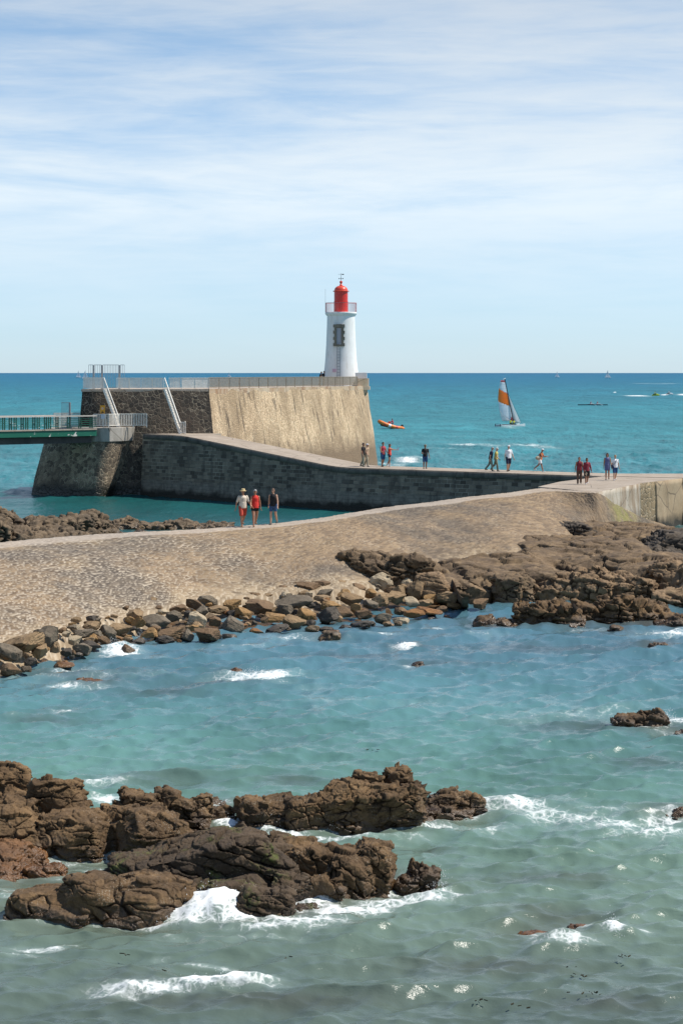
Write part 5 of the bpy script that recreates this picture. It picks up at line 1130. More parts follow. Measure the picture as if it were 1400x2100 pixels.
def sailpt(u, v):                                                   # u chord 0 mast..1 leech, v height
    ch = 2.15*(1-v)**.55*(.55+.45*1)+.42*v**.5*(1 if v>0 else 0); ch = np.interp(v,[0,.08,.3,.55,.8,.95,1],[2.05,2.15,2.2,2.0,1.45,.95,.75]); base = mp(.07+.90*v); x = base[0]-ch*u*.86; y = base[1]+ch*u*.50+.30*math.sin(math.pi*u)*(1-.3*v); return (x, y, base[2]+(.0 if v>.02 else -.05*u)+ .05*u)
def sail(name, test, mat, off=0.):
    nu, nv = 14, 44; m = MB(); idx = {}
    def vid(i,j):
        if (i,j) not in idx:
            q = sailpt(i/nu, j/nv); idx[(i,j)] = len(m.v); m.v.append((q[0],q[1]+off,q[2]))
        return idx[(i,j)]
    for i in range(nu):
        for j in range(nv):
            if test((i+.5)/nu,(j+.5)/nv): m.f.append((vid(i,j),vid(i+1,j),vid(i+1,j+1),vid(i,j+1)))
    o = bchild(name, m, mat, par, True); sm = o.modifiers.new('thick','SOLIDIFY'); sm.thickness = .012; return o
par = ca
isO = lambda u,v: .47-.10*(1-u)+.0 < v < .80-.13*(1-u)
isW = lambda u,v: v < .02+.30*max(0,u-.12)**1.6+.0
isR = lambda u,v: v > .955 or (u < .14 and v < .10)
ms = sail('mainsail', lambda u,v: not(isO(u,v) or isW(u,v) or isR(u,v)), M_SAILG); par = ms
sail('orange_panel', lambda u,v: isO(u,v), M_SAILO); sail('foot_panel', lambda u,v: isW(u,v) and not isR(u,v), M_SAILW); sail('head_panel', lambda u,v: isR(u,v), M_SAILR)
m = MB()
for v in (.10,.24,.38,.56,.67,.80,.90):
    for k in range(8): a = sailpt(k/8,v); b = sailpt((k+1)/8,v); m.bar((a[0],a[1]-.014,a[2]),(b[0],b[1]-.014,b[2]),.03,.012)
bchild('batten', m, paint('grey batten', (.28,.28,.3), .5), ms, False)
m = MB(); jt = mp(.70); jb = np.array([2.1,0,.75]); jc = np.array([1.05,.55,.75]); N_ = 16
for k in range(N_+1):
    t_ = k/N_; a = jt+(jb-jt)*t_; b = jt+(jc-jt)*t_; mid = (a+b)/2+np.array([0,.16*t_,0]); m.v += [tuple(a),tuple(mid),tuple(b)]
for k in range(N_): m.f += [(3*k,3*k+1,3*k+4,3*k+3),(3*k+1,3*k+2,3*k+5,3*k+4)]
o = bchild('jib', m, M_SAILW, ca); sm = o.modifiers.new('thick','SOLIDIFY'); sm.thickness = .012
m = MB(); m.bar(mp(.72), (2.35,0,.6), .02); m.bar(mp(.75), (-.2,-1.15,.5), .02); m.bar(mp(.75), (-.2,1.15,.5), .02); bchild('rigging', m, M_DKMET, ca, False)
m = MB(); m.box((-2.55,-1.2,-.15),(-2.45,-1.1,.6)); m.box((-2.55,1.1,-.15),(-2.45,1.2,.6)); m.bar((-2.4,-1.15,.6),(-2.4,1.15,.6),.05); bchild('rudder', m, M_DKMET, ca, False)
cc, ss = math.cos(math.radians(20)), math.sin(math.radians(20)); cpos = lambda x,y,z: (w0[0]+cc*x-ss*y, Yc+ss*x+cc*y, z)
seated('sailor in yellow vest sitting aft on the beach catamaran', 1.72, 40, cpos(-.35,-.75,.62), ('tshirt','hivis'), ('trousers','black'), 'dark', group='crew of the catamaran'); seated('sailor in yellow vest sitting forward beside the catamaran mast', 1.66, 60, cpos(.25,-.8,.58), ('tshirt','hivis'), ('trousers','black'), 'brown', group='crew of the catamaran')
# double rowing boat
w0 = at(1215,830.5); kr = math.radians(4); ky = empty('rowing_boat', (w0[0],w0[1],0), 'long thin dark rowing boat with two rowers out on the open sea', 'rowing boat', None, kr); m = MB(); Lk = 10.4*.9
S_ = []
for j in range(15):
    t_ = j/14; x = -Lk/2+Lk*t_; w = .42*max(.03, 1-abs(2*t_-1)**2.4); S_.append([(x, math.cos(math.pi*i/9)*w, .24-math.sin(math.pi*i/9)*.38) for i in range(10)])
loft(m, S_); bchild('hull', m, paint('dark hull', (.03,.05,.06), .4), ky)
m = MB(); m.box((-1.6,-.3,.25),(1.3,.3,.3)); bchild('deck', m, M_BLK, ky, False)
for i, x in enumerate((-.75,1.25)):
    seated(('aft rower in pink shirt in the long thin dark boat','forward rower in pink shirt in the long thin dark boat')[i], 1.78, 80, (w0[0]+x, w0[1], .30), ('tshirt','pink'), ('shorts','white'), 'grey', SKINL, lean=18, arms=((50,20,20,0),(50,20,20,0)), group='rowers')
    m = MB(); m.bar((w0[0]+x+.5,w0[1]-.2,.55),(w0[0]+x+1.2,w0[1]-2.6,.10),.05); m.box((w0[0]+x+1.1,w0[1]-2.9,.0),(w0[0]+x+1.5,w0[1]-2.5,.16)); o = m.build('oar', M_WB, None, (w0[0]+x+.5,w0[1]-.2,.55)); tag(o, 'white bladed oar held by the %s rower' % ('aft','forward')[i], 'oar')
# two jet skis
for px_, py_, colr, vest, lb, pl in ((1344,811.5,(.55,.58,.05),'hivis','lime green jet ski trailing a long white wake','rider in lime vest crouched on the green jet ski'),(1372,809.3,(.7,.7,.7),'white','pale jet ski throwing up spray at the picture edge','rider in white vest on the pale jet ski')):
    w0 = at(px_,py_); js = empty('jet_ski', (w0[0],w0[1],0), lb, 'jet ski', 'jet skis far out', math.radians(0)); mm = paint('jet ski '+vest, colr, .3); m = MB(); loft(m, hullsecs(3.3,1.1,.45,0,0,.05,.5)); bchild('hull', m, mm, js)
    m = MB(); m.box((-1.2,-.22,.45),(.2,.22,.85)); bchild('seat', m, M_BLK, js, False); m = MB(); loft(m, [[(x,-w,.45),(x,w,.45),(x,w*.7,z),(x,-w*.7,z)] for x,w,z in ((.1,.35,.9),(.6,.4,1.0),(1.3,.25,.6))]); bchild('cowling', m, mm, js, False)
    m = MB(); m.bar((.3,-.4,1.12),(.3,.4,1.12),.05); m.bar((.5,0,.95),(.3,0,1.12),.06); bchild('handlebar', m, M_BLK, js, False)
    seated(pl, 1.8, 90, (w0[0]-.45,w0[1],.92), ('jacket',vest), ('trousers','black'), 'dark', SKIND, lean=18, arms=((50,14,10,0),(50,14,10,0)), group='jet ski riders')
# yachts on the horizon
for i, (px_, dd, hh, lb) in enumerate(((1142,4200,11,'tiny yacht on the horizon above the open sea by the sailing catamaran'),(1246,3600,13,'tiny white sailing yacht on the horizon toward the jet skis'),(175,3000,12,'faint white sailing yacht on the horizon beside the security gate'),(161,3800,12,'faint distant yacht on the horizon farthest along from the lighthouse'),(470,4600,9,'tiny dark yacht on the horizon over the long brown railing'))):
    x = (px_-CX)*dd/F; yt = empty('sailing_yacht', (x,dd,0), lb, 'yacht', 'yachts on the horizon'); m = MB(); loft(m, hullsecs(hh*.9,3,1.2)); bchild('hull', m, M_WB, yt); m = MB(); m.bar((0,0,1),(0,0,hh+2),.2); bchild('mast', m, M_DKMET, yt, False)
    m = MB(); m.prism([(0,-.1,1.8),(-hh*.4,-.1,1.8),(-.1,-.1,hh+1.5)],[(0,.1,1.8),(-hh*.4,.1,1.8),(-.1,.1,hh+1.5)]); m.prism([(.3,-.1,1.5),(hh*.4,-.1,1.5),(.1,-.1,hh*.85)][::-1],[(.3,.1,1.5),(hh*.4,.1,1.5),(.1,.1,hh*.85)][::-1]); bchild('sail', m, M_SAILW if i in (1,2) else M_SAILG, yt, False)
# ================================================================== the sea: one sheet of real waves
def ocean(N, L, lp, seed, short=.035, spread=.10, pw=-3.85):
    r = np.random.default_rng(seed); k1 = 2*np.pi*np.fft.fftfreq(N, L/N); kx, ky = np.meshgrid(k1, k1, indexing='ij'); k = np.hypot(kx, ky); k[0,0] = 1
    kp = 2*np.pi/lp; Pk = np.exp(-1.2*(kp/k)**2)*k**pw*(spread+(1-spread)*(ky/k)**8)*np.exp(-(k*short)**2); Pk[0,0] = 0
    h = np.sqrt(Pk)*(r.normal(size=(N,N))+1j*r.normal(size=(N,N)))
    z = np.fft.ifft2(h).real; dx = np.fft.ifft2(1j*kx/k*h).real; dy = np.fft.ifft2(1j*ky/k*h).real; s = z.std()
    return np.stack([z,dx,dy],-1)/s
def samp(T, L, x, y):
    N = T.shape[0]; u = (x/L*N)%N; v = (y/L*N)%N; i = np.floor(u).astype(int); j = np.floor(v).astype(int); a = (u-i)[:,None]; b = (v-j)[:,None]
    i1 = (i+1)%N; j1 = (j+1)%N; i%=N; j%=N
    return T[i,j]*(1-a)*(1-b)+T[i1,j]*a*(1-b)+T[i,j1]*(1-a)*b+T[i1,j1]*a*b
OA = ocean(640, 24.0, 1.3, 1, .035, .05, -3.7); OB = ocean(640, 47.0, 3.0, 2, .05, .05, -3.8); OC = ocean(256, 300.0, 22.0, 3, .3, .2)
rows = [22.0]
while rows[-1] < 60000:
    Y = rows[-1]; rows.append(Y+max(.035, min(1.9*Y*Y/40000, Y*.06)))
rows = np.array(rows); nx = 1100; uu_ = np.linspace(-.34,.34,nx)
Yg, Ug = np.meshgrid(rows, uu_, indexing='ij'); Xg = ((Yg+22)*Ug).ravel(); Yg = Yg.ravel()
c30, s30 = math.cos(.5), math.sin(.5)
a_ = samp(OA, 24.0, Xg, Yg); b_ = samp(OB, 47.0, Xg*c30+Yg*s30, -Xg*s30+Yg*c30); c_ = samp(OC, 300.0, Xg, Yg)
basin = sstep(100,118,Yg)*(1-sstep(150,165,Yg))*(1-sstep(3,9,Xg))     # sheltered water behind the causeway
fade = lambda d0, d1: 1-sstep(d0, d1, Yg)
amp = np.interp(Yg, [20,40,60,90,140,260], [.046,.054,.060,.062,.08,.10])*(1-.8*basin)
gust = .75+.5*(noise3(np.stack([Xg*.09,Yg*.05,Xg*0],1),5)*.5+.5)
Z = amp*gust*(a_[:,0]*.52*fade(120,260)+b_[:,0]*1.0*fade(200,420))+.07*c_[:,0]*(1-basin)*sstep(40,120,Yg)*fade(900,2500)
DX = amp*.6*(a_[:,1]*.8*fade(90,160)+b_[:,1]*fade(120,200)); DY = amp*.6*(a_[:,2]*.8*fade(90,160)+b_[:,2]*fade(120,200))
# foam: broken water where the photo has it (sizes in photo px at the water's surface)
FOAM = [(435,1868,85,24,1.25),(400,1880,80,20,1.1),(480,1888,70,14,1.0),(320,1897,60,9,.85),(560,1908,120,9,.8),(640,1838,58,22,1.25),(600,1895,120,14,.95),(710,1868,110,14,1.0),(790,1850,70,14,.95),(870,1845,90,14,.9),(900,1832,40,10,.9),
 (950,1838,70,9,.75),(985,1828,30,7,.6),(540,1925,140,8,.55),(370,1925,90,7,.5),(300,2030,120,10,1.0),(450,2020,110,10,1.15),(230,2038,70,9,.8),(540,2016,40,7,1.0),(430,1977,75,5,.8),(440,2000,25,5,.8),(330,1965,25,4,.6),(90,1945,80,6,.75),(40,1960,50,5,.7),(140,1938,30,4,.6),
 (472,1688,30,14,1.15),(400,1694,32,8,1.0),(445,1705,60,6,.8),(690,1722,120,9,.85),(585,1712,50,10,1.0),(780,1735,80,6,.6),(1000,1652,70,22,.8),(1070,1655,60,12,1.0),(985,1700,70,14,.8),(900,1698,90,10,.8),(840,1722,60,8,.6),(1120,1670,80,14,.85),(1190,1675,90,12,.85),(1280,1690,110,12,.9),(1330,1712,90,14,.95),(1360,1680,60,12,.9),(1180,1690,160,25,.5),(1150,1640,120,10,.5),
 (1230,1660,120,8,.6),(1300,1740,80,8,.5),(1060,1720,90,9,.5),(1180,1466,180,14,.62),(1060,1478,120,10,.55),(1260,1455,80,8,.55),(1390,1478,40,10,.95),(1360,1500,50,7,.6),(1000,1450,90,7,.45),(1320,1440,90,7,.5),(1160,1940,75,9,.95),(1110,1932,40,5,.7),(1258,1912,34,11,1.3),(1305,1914,40,5,.8),(1200,1925,50,6,.5),
 (205,1604,70,10,.75),(225,1640,45,9,.9),(165,1615,40,6,.5),(260,1590,50,6,.4),(110,1768,90,8,.7),(200,1780,70,8,.7),(60,1842,90,8,.75),(150,1830,40,7,.6),(20,1830,40,6,.6),(530,1388,90,9,.95),(470,1392,50,6,.85),(590,1380,60,5,.6),(560,1400,60,5,.5),(650,1408,60,4,.5),(830,1325,26,5,1.2),(835,1366,18,4,.8),(135,1412,40,5,.95),(200,1412,60,5,.6),
 (70,1388,70,6,.75),(240,1385,150,8,.55),(120,1400,90,6,.5),(250,1338,45,9,1.1),(160,1372,60,8,.8),(310,1350,70,6,.5),(440,1330,80,5,.6),(500,1325,60,5,.7),(590,1310,60,5,.7),(770,1300,50,5,.8),(880,1288,50,4,.7),(1000,1300,90,5,.5),(1370,1298,60,7,.9),(1280,1305,90,4,.5),(1200,1292,70,4,.6),(1385,1079,22,4,1.1),(1360,1083,14,3,1.0),
 (836,946,26,6,1.15),(856,939,26,4,1.0),(815,955,26,5,.8),(790,953,20,4,.9),(900,930,30,6,.4),(905,918,40,2.0,.8),(960,911,55,2.2,.95),(1010,914,40,1.8,.75),(1085,913,45,2.4,.95),(1120,918,40,2.5,.8),(1060,909,70,1.5,.6),(1180,913,40,1.5,.4),(870,895,70,1.6,.5),(940,896,25,1.6,.7),
 (1308,811.8,24,1.1,1.25),(1332,812.2,12,.8,1.1),(1360,809.5,8,.8,1.1),(1392,809,16,1.0,1.25),(1430,808,30,1.2,1.25),(1333,786.5,30,.7,.9),(1380,786.3,40,.6,.7),(1258,804,3,1,1.2),(1090,870,14,1.5,.5),(1045,877,24,1.5,.7),(70,1475,80,6,.35),(20,1475,30,5,.5),(700,1440,120,6,.45),(860,1440,80,5,.5),(620,1440,50,4,.4),(960,1400,60,4,.3),(160,1560,80,6,.3),
 (700,1980,200,12,.3),(880,1900,200,18,.32),(1000,1870,140,14,.38),(1080,1800,160,12,.25),(600,2060,300,20,.25),(1100,1560,140,8,.2),(950,1330,120,6,.3),(1100,1340,150,6,.3),(400,1440,200,8,.25),(60,1620,60,10,.3),(840,1760,50,10,.35)]
foam = np.zeros_like(Xg)
def ell(x, y, rx, ry):
    Yc = at(x, y)[1]; Ya = at(x, y+ry)[1]; Yb = at(x, y-ry)[1]; sx = rx*Yc/F; return (x-CX)*Yc/F, Yc, sx, (Yb-Ya)/2
for x, y, rx, ry, s in FOAM:
    s *= (.86 if x > 950 and y > 1400 else .93) if y > 1000 else .82 if y > 880 else 1
    cx, cy, sx, sy = ell(x, y, rx, ry); m_ = (np.abs(Xg-cx) < sx*2.4)&(np.abs(Yg-cy) < sy*2.4)
    d = ((Xg[m_]-cx)/sx)**2+((Yg[m_]-cy)/sy)**2; foam[m_] = np.maximum(foam[m_], s*np.exp(-d*.6))
# swells thrown up against the rocks
for x, y, rx, ry, h in [(425,1872,80,26,.30),(505,1880,60,14,.10),(640,1838,50,20,.20),(440,2022,120,8,.11),(280,2034,80,7,.08),(1250,1915,40,8,.10),(1160,1932,80,7,.07),(530,1384,70,5,.16),(835,1325,26,4,.14),(1070,1655,50,8,.10),(600,1898,140,9,.06),(470,1690,26,12,.12),(900,1836,40,8,.06),(150,1408,50,4,.08),(250,1336,40,8,.15),(835,945,40,8,.25)]:
    cx, cy, sx, sy = ell(x, y, rx, ry); m_ = (np.abs(Xg-cx) < sx*3)&(np.abs(Yg-cy) < sy*3)
    d = ((Xg[m_]-cx)/sx)**2+((Yg[m_]-cy)/sy)**2; P_ = np.stack([Xg[m_]/sx*2,Yg[m_]/sy*1.5,Xg[m_]*0],1)
    Z[m_] += h*np.exp(-d*.9)*(1+.35*noise3(P_,int(x)))
# broken water round every rock that stands in the sea
gx0, gy0, gs = -26.0, 26.0, .10; gw, gh = 540, 1080; G = np.zeros((gh,gw))
for p in ROCK_PTS:
    i = ((p[:,1]-gy0)/gs).astype(int); j = ((p[:,0]-gx0)/gs).astype(int); ok = (i>=0)&(i<gh)&(j>=0)&(j<gw); G[i[ok],j[ok]] = 1
def blur(A, r, it=3):
    for _ in range(it):
        for ax in (0,1):
            c = np.cumsum(np.pad(A, [(r+1,r) if a == ax else (0,0) for a in (0,1)], mode='edge'), axis=ax)
            A = (np.take(c, range(2*r+1, c.shape[ax]), axis=ax)-np.take(c, range(0, c.shape[ax]-2*r-1), axis=ax))/(2*r+1)
    return A
def gsamp(A):
    i = np.clip((Yg-gy0)/gs,0,gh-2); j = np.clip((Xg-gx0)/gs,0,gw-2); i0 = i.astype(int); j0 = j.astype(int); a = i-i0; b = j-j0
    r = A[i0,j0]*(1-a)*(1-b)+A[i0+1,j0]*a*(1-b)+A[i0,j0+1]*(1-a)*b+A[i0+1,j0+1]*a*b
    return np.where((Yg < gy0+gh*gs)&(np.abs(Xg-(gx0+gw*gs/2)) < gw*gs/2), r, 0)
near_rock = np.clip(gsamp(blur(G,1,2))*1.6,0,1); shoal = np.clip(gsamp(blur(G,5,3))*2.6,0,1)
nz = noise3(np.stack([Xg*1.3,Yg*.9,Xg*0],1),15)*.5+.5
foam = np.maximum(foam, near_rock*(.22+.70*nz)*(Yg<96)*(1-.6*(Yg>60)))
foam = np.maximum(foam, .30*shoal*nz)
crest = np.clip((a_[:,0]*.8+b_[:,0]-2.2)*.5,0,1)
foam = np.clip(np.maximum(foam, crest*.35*(1-basin)*(Yg<160)),0,1.4)
foam = foam+ (foam>.05)*.12*noise3(np.stack([Xg*3.5,Yg*2.2,Xg*0],1),19)
Z += np.where(Yg<130, np.clip(foam,0,1.2)*.03*(.4+noise3(np.stack([Xg*7,Yg*5,Xg*0],1),23)), 0)
# the water's own colour, with some reflection painted in: sand-clouded and shallow near the shore, turquoise, then deep blue
py = HZ+H*F/Yg
CT = [(765,(.006,.10,.19)),(770,(.006,.115,.205)),(783,(.009,.125,.20)),(800,(.016,.145,.20)),(840,(.028,.175,.21)),(900,(.036,.185,.21)),(1000,(.032,.165,.185)),(1010,(.010,.085,.085)),(1060,(.010,.08,.082)),(1110,(.012,.10,.12)),(1280,(.066,.145,.185)),(1350,(.072,.160,.195)),(1420,(.078,.178,.195)),(1500,(.088,.195,.186)),(1600,(.10,.198,.170)),(1750,(.120,.19,.150)),(1900,(.120,.172,.136)),(2000,(.100,.140,.114)),(2120,(.082,.112,.094))]  # basin rows darkened to paint in the reflection of the dark wall
xs = np.array([c[0] for c in CT]); wc = np.stack([np.interp(py, xs, [c[1][k] for c in CT]) for k in range(3)],1)
tn = fbm(np.stack([Xg*.16,Yg*.07,Xg*0],1),3,33); wc *= (1+.28*np.clip(tn,-1,1)*(Yg<400))[:,None]
t2 = noise3(np.stack([Xg*.02,Yg*.006,Xg*0],1),35); wc *= (1+.15*t2)[:,None]; t3 = fbm(np.stack([Xg*.10,Yg*.035,Xg*0],1),4,36); wc *= (1+.20*t3*sstep(110,170,Yg)*fade(700,2500))[:,None]  # last factor paints far streaks of wave reflection into the colour
wc = wc*(1-(.65*shoal)[:,None])+np.array([.075,.055,.032])*(.65*shoal)[:,None]
for x, y, rx, ry in [(330,1600,140,20),(1180,1490,150,14),(450,1400,120,10),(90,1480,90,8),(1330,1560,100,12),(1000,1980,200,22),(560,2052,260,14),(1240,2060,120,18),(1150,1800,150,14),(960,1360,100,6),(150,1380,120,12),(700,1345,120,6),(1120,1330,200,8),(330,1420,90,8),(600,1600,80,10),(1150,1870,110,14),(860,1745,60,8)]:
    cx, cy, sx, sy = ell(x, y, rx, ry); k = np.exp(-(((Xg-cx)/sx)**2+((Yg-cy)/sy)**2))*.5; wc = wc*(1-k[:,None])+np.array([.055,.050,.042])*k[:,None]
V = np.stack([Xg+DX, Yg+DY, Z],1); n_r = len(rows)
fs = (np.arange(n_r-1)[:,None]*nx+np.arange(nx-1)[None,:]).ravel(); fs = np.stack([fs, fs+1, fs+nx+1, fs+nx],1)
t = NT('sea water'); p = t.pos(); fa = t.attr('foam'); wcol = t.attr('water','Color')
pf = t.mapv(p, (1,.8,1)); wq = t.new('ShaderNodeVectorMath', operation='MULTIPLY_ADD'); t.put(wq.inputs[0], t.noise(pf, 2.2, 3, out='Color')); wq.inputs[1].default_value = (.5,.5,0); t.put(wq.inputs[2], pf)
v1 = t.voro(wq.outputs[0], 2.6, 'DISTANCE_TO_EDGE'); v2 = t.voro(wq.outputs[0], 7.5, 'DISTANCE_TO_EDGE')
fz = t.noise(p, 6, 8, .78)
web = t.math('MAXIMUM', t.rng(v1, 0, .24, 1, 0), t.rng(v2, 0, .32, .8, 0))
pat = t.math('ADD', t.math('MULTIPLY', web, .46), t.math('MULTIPLY', fz, .95))
cov = t.math('SUBTRACT', t.math('ADD', pat, fa), 1.28)
fm = t.math('MULTIPLY', t.rng(cov, .0, .55, 0, .95, True), t.rng(fa, .02, .12))
milk = t.mix(t.rng(fa, .25, 1.15, 0, .5), wcol, (.42,.53,.50)); col = t.mix(fm, milk, (.82,.84,.83))
dist = t.new('ShaderNodeCameraData').outputs['View Distance'] if False else t.math('ABSOLUTE', t.sep(p)[1])
n1 = t.noise(t.mapv(p,(1,.75,1)), 5.5, 4, .6); n2 = t.noise(t.mapv(p,(.35,.16,1)), 1.0, 5, .62); n3 = t.noise(t.mapv(p,(.05,.016,1)), 1.0, 6, .65)
bn = t.bump(t.noise(t.mapv(p,(.6,1,1)), 6.5, 5, .65), .012, .9); bn = t.bump(t.noise(t.mapv(p,(.6,1,1)), 13, 4, .65), .0045, .9, bn); 
far = t.math('ADD', t.math('MULTIPLY', n2, t.rng(dist, 60, 180, 0, 1.0)), t.math('MULTIPLY', n3, t.rng(dist, 150, 600, 0, 6.0)))
bn = t.bump(far, .9, .9, bn)
rough = t.mix(fm, t.ramp(t.rng(dist, 25, 325), [(0,.10),(.12,.14),(.4,.30),(1,.46)]), .9)
sh = t.sep(bn)
M_SEA = t.fin(col, rough, bn, IOR=1.33)
t.put(t.b.inputs['Specular IOR Level'], t.math('MULTIPLY', t.rng(dist, 40, 240, .5, .16), t.math('SUBTRACT', 1, fm)))
sea = link('sea', mesh_from('sea', V, fs, True, None, {'foam': foam, 'water': wc}), M_SEA); tag(sea, kind='structure')
m = MB(); m.add([(-60000,-4000,-14),(60000,-4000,-14),(60000,60000,-14),(-60000,60000,-14)], [(0,1,2,3)]); tag(m.build('seabed', mat_concrete('sea sand', (.2,.16,.1),(.28,.22,.15), crack=False)), kind='structure')
# near-shore and side water beyond the detailed sheet
m = MB(); zq = -.12
for q in ([(-60000,-3000),(60000,-3000),(60000,22.2),(-60000,22.2)], [(-60000,22.2),(-14.9,22.2),(-20390,60000),(-60000,60000)], [(14.9,22.2),(60000,22.2),(60000,60000),(20390,60000)]): m.add([(x,y,zq) for x,y in q], [(0,1,2,3)])
t = NT('open water'); p = t.pos(); M_SEA2 = t.fin((.02,.13,.15), .15, t.bump(t.noise(p, .8, 5), .4, .8), IOR=1.33); tag(m.build('water', M_SEA2), kind='structure')

# spray: flying drops where waves burst
DR = MB(); ico = [(0,0,1),(.894,0,.447),(.276,.851,.447),(-.724,.526,.447),(-.724,-.526,.447),(.276,-.851,.447),(.724,.526,-.447),(-.276,.851,-.447),(-.894,0,-.447),(-.276,-.851,-.447),(.724,-.526,-.447),(0,0,-1)]
icf = [(0,1,2),(0,2,3),(0,3,4),(0,4,5),(0,5,1),(1,6,2),(2,7,3),(3,8,4),(4,9,5),(5,10,1),(6,7,2),(7,8,3),(8,9,4),(9,10,5),(10,6,1),(11,7,6),(11,8,7),(11,9,8),(11,10,9),(11,6,10)]
random.seed(5); dv = []; df = []
for x, y, w, h, n_, r_ in [(430,1868,95,52,650,.010),(470,1850,60,36,220,.008),(640,1832,50,30,260,.009),(560,1695,40,30,130,.008),(620,1690,60,40,150,.007),(690,1700,30,28,90,.007),(1256,1915,26,36,420,.009),(470,1684,30,22,160,.009),(900,1800,24,24,120,.008),(895,1818,30,14,120,.008),(300,2030,90,12,130,.008),(450,2018,100,14,220,.008),(232,1330,26,26,200,.013),(288,1312,14,20,110,.012),(1370,1478,24,22,200,.012),(520,1380,60,10,130,.012),(830,1322,22,7,80,.012),(820,1690,20,20,60,.007),(350,1890,60,14,120,.008),(1065,1652,40,9,120,.009)]:
    c = at(x, y)
    for k in range(n_):
        s = F/c[1]; r_k = .75; px_ = random.gauss(0,.42)*w/s; hz_ = abs(random.gauss(0,.45))*h/s*max(0,1-abs(px_*s/w)*.8); q = c+np.array([px_, random.gauss(0,.18), hz_+.02]); r = r_*r_k*random.uniform(.35,1.2)
        b = len(dv); dv += [(q[0]+a*r,q[1]+b_2*r,q[2]+g_*r*1.3) for a,b_2,g_ in ico]; df += [(i+b,j+b,k2+b) for i,j,k2 in icf]
t = NT('white spray'); M_SPR = t.fin((.85,.87,.87), .4)
tag(link('sea_spray', mesh_from('sea_spray', dv, np.array(df), True), M_SPR), 'white drops of spray flung up where waves burst on the rocks', 'spray', kind='stuff')
# torn seaweed adrift
random.seed(9); wv_ = []; wf = []
for x, y, n_, sp in [(1215,2048,8,22),(1200,2012,4,12),(1280,1972,5,8),(1170,1998,3,25),(1060,2070,3,20),(990,2062,4,10),(260,1968,3,4),(600,1975,3,10),(760,1545,3,6),(700,1850,2,6),(340,2000,2,4)]:
    for k in range(n_):
        q = at(x+random.gauss(0,sp), y+random.gauss(0,sp*.16)); a = random.uniform(0,6.3); l_ = random.uniform(.012,.04); w_ = random.uniform(.006,.014); z = float(.055+random.uniform(0,.03))
        b = len(wv_); ca, sa = math.cos(a), math.sin(a)
        for sx_, sy_, dz in ((-1,-1,0),(1,-.6,.01),(1.2,.7,.02),(-.8,1,.01)): 
            for e in (0,.012): wv_.append((q[0]+ca*sx_*l_-sa*sy_*w_, q[1]+sa*sx_*l_+ca*sy_*w_, z+dz+e))
        wf += [(b,b+2,b+4,b+6),(b+1,b+7,b+5,b+3),(b,b+1,b+3,b+2),(b+2,b+3,b+5,b+4),(b+4,b+5,b+7,b+6),(b+6,b+7,b+1,b)]
tag(link('seaweed', mesh_from('seaweed', wv_, wf), NT('kelp').fin((.03,.027,.012), .95)), 'scraps of dark seaweed adrift on the near water', 'seaweed', kind='stuff')

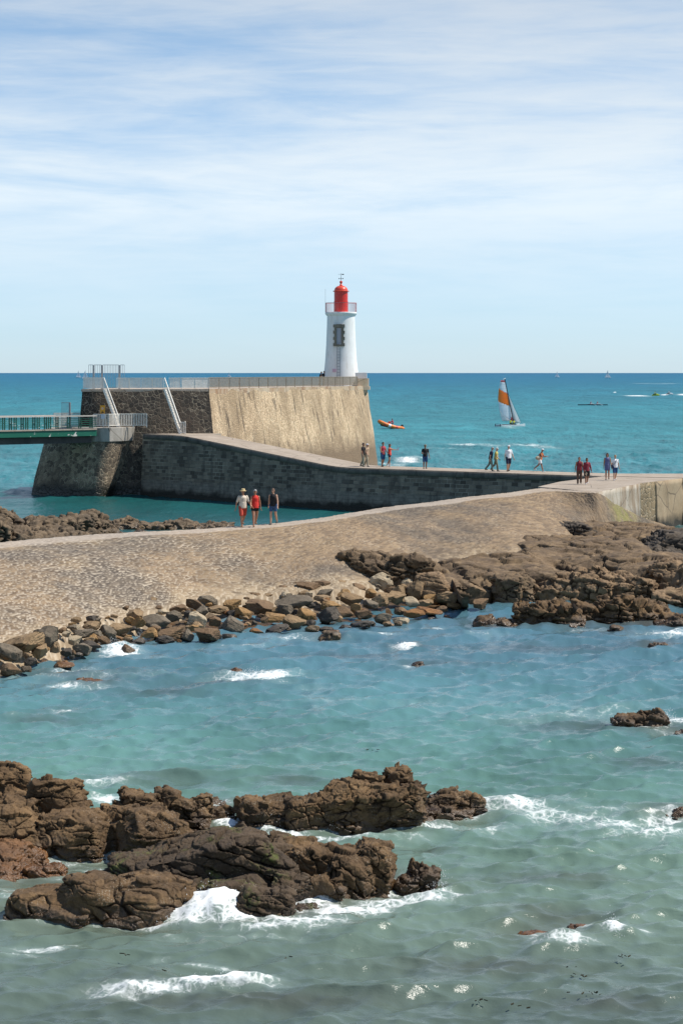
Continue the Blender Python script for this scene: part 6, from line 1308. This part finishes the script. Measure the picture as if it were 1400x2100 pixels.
# ================================================================== sky, sun, camera
SUN_EL, SUN_AZ = math.radians(54), math.radians(4)      # azimuth measured from +X (right of the picture) towards +Y (out to sea)
W_ = bpy.data.worlds.new('World'); SC.world = W_; W_.use_nodes = True
class WT(NT):
    def __init__(s): s.t = W_.node_tree; s.n = s.t.nodes
w = WT(); bgn = w.n['Background']; sky = w.new('ShaderNodeTexSky', sky_type='NISHITA'); sky.sun_disc = False; sky.sun_elevation = SUN_EL; sky.sun_rotation = math.pi/2-SUN_AZ
sky.air_density = 1.0; sky.dust_density = .1; sky.ozone_density = 1.6; sky.altitude = 0
d = w.coord('Generated'); z = w.sep(d)[2]
c1 = w.noise(w.mapv(d,(5,5,42)), 1.0, 7, .60, .5); c2 = w.noise(w.mapv(d,(2.2,2.2,13),(0,0,0),(3,1,0)), 1.0, 5, .55, .3); c3 = w.noise(w.mapv(d,(16,16,120),(0,0.0,0),(1,5,2)), 1.0, 6, .62, .6)
cl = w.math('ADD', w.math('ADD', w.math('MULTIPLY', c1, .5), w.math('MULTIPLY', c2, .55)), w.math('MULTIPLY', c3, .22))
cv = w.math('MULTIPLY', w.rng(cl, .44, .81, .16, 1, True), w.math('MULTIPLY', w.rng(z, .02, .09, .12, .95), w.rng(z, .22, .50, 1.0, .18)))
skyc = w.mix(1.0, sky.outputs[0], w.ramp(w.rng(z, .0, .20), [(0,(.72,1.0,1.60)),(.3,(.82,1.02,1.36)),(1,(.80,1.0,1.14))]), 'MULTIPLY')
cloud = w.mix(w.rng(z, .09, .20), (7.9,8.75,9.3), (5.4,6.2,7.2))
w.put(bgn.inputs['Color'], w.mix(cv, skyc, cloud)); bgn.inputs['Strength'].default_value = .088
L_ = bpy.data.lights.new('sun', 'SUN'); L_.energy = 4.6; L_.angle = math.radians(.53); L_.color = (1.0,.94,.85)
so = bpy.data.objects.new('sun', L_); COL.objects.link(so)
sd = Vector((math.cos(SUN_EL)*math.cos(SUN_AZ), math.cos(SUN_EL)*math.sin(SUN_AZ), math.sin(SUN_EL))); so.rotation_euler = sd.to_track_quat('Z','Y').to_euler(); so.location = (60,100,90)
cd = bpy.data.cameras.new('camera'); cam = bpy.data.objects.new('camera', cd); COL.objects.link(cam); SC.camera = cam
cam.location = (0,0,H); cam.rotation_euler = (math.pi/2,0,0); cd.sensor_fit = 'HORIZONTAL'; cd.sensor_width = 36; cd.lens = 36*F/1400; cd.shift_y = -(1050-HZ)/1400; cd.clip_start = .5; cd.clip_end = 200000
cd.dof.use_dof = False
vs_ = SC.view_settings; vs_.view_transform = 'Standard'; vs_.look = 'None'; vs_.exposure = 0.32; vs_.gamma = 1.0; vs_.use_curve_mapping = False
SC.cycles.use_denoising = True; SC.cycles.sample_clamp_direct = 3.0; SC.cycles.sample_clamp_indirect = 6; SC.cycles.max_bounces = 6; SC.cycles.caustics_reflective = False; SC.cycles.caustics_refractive = False
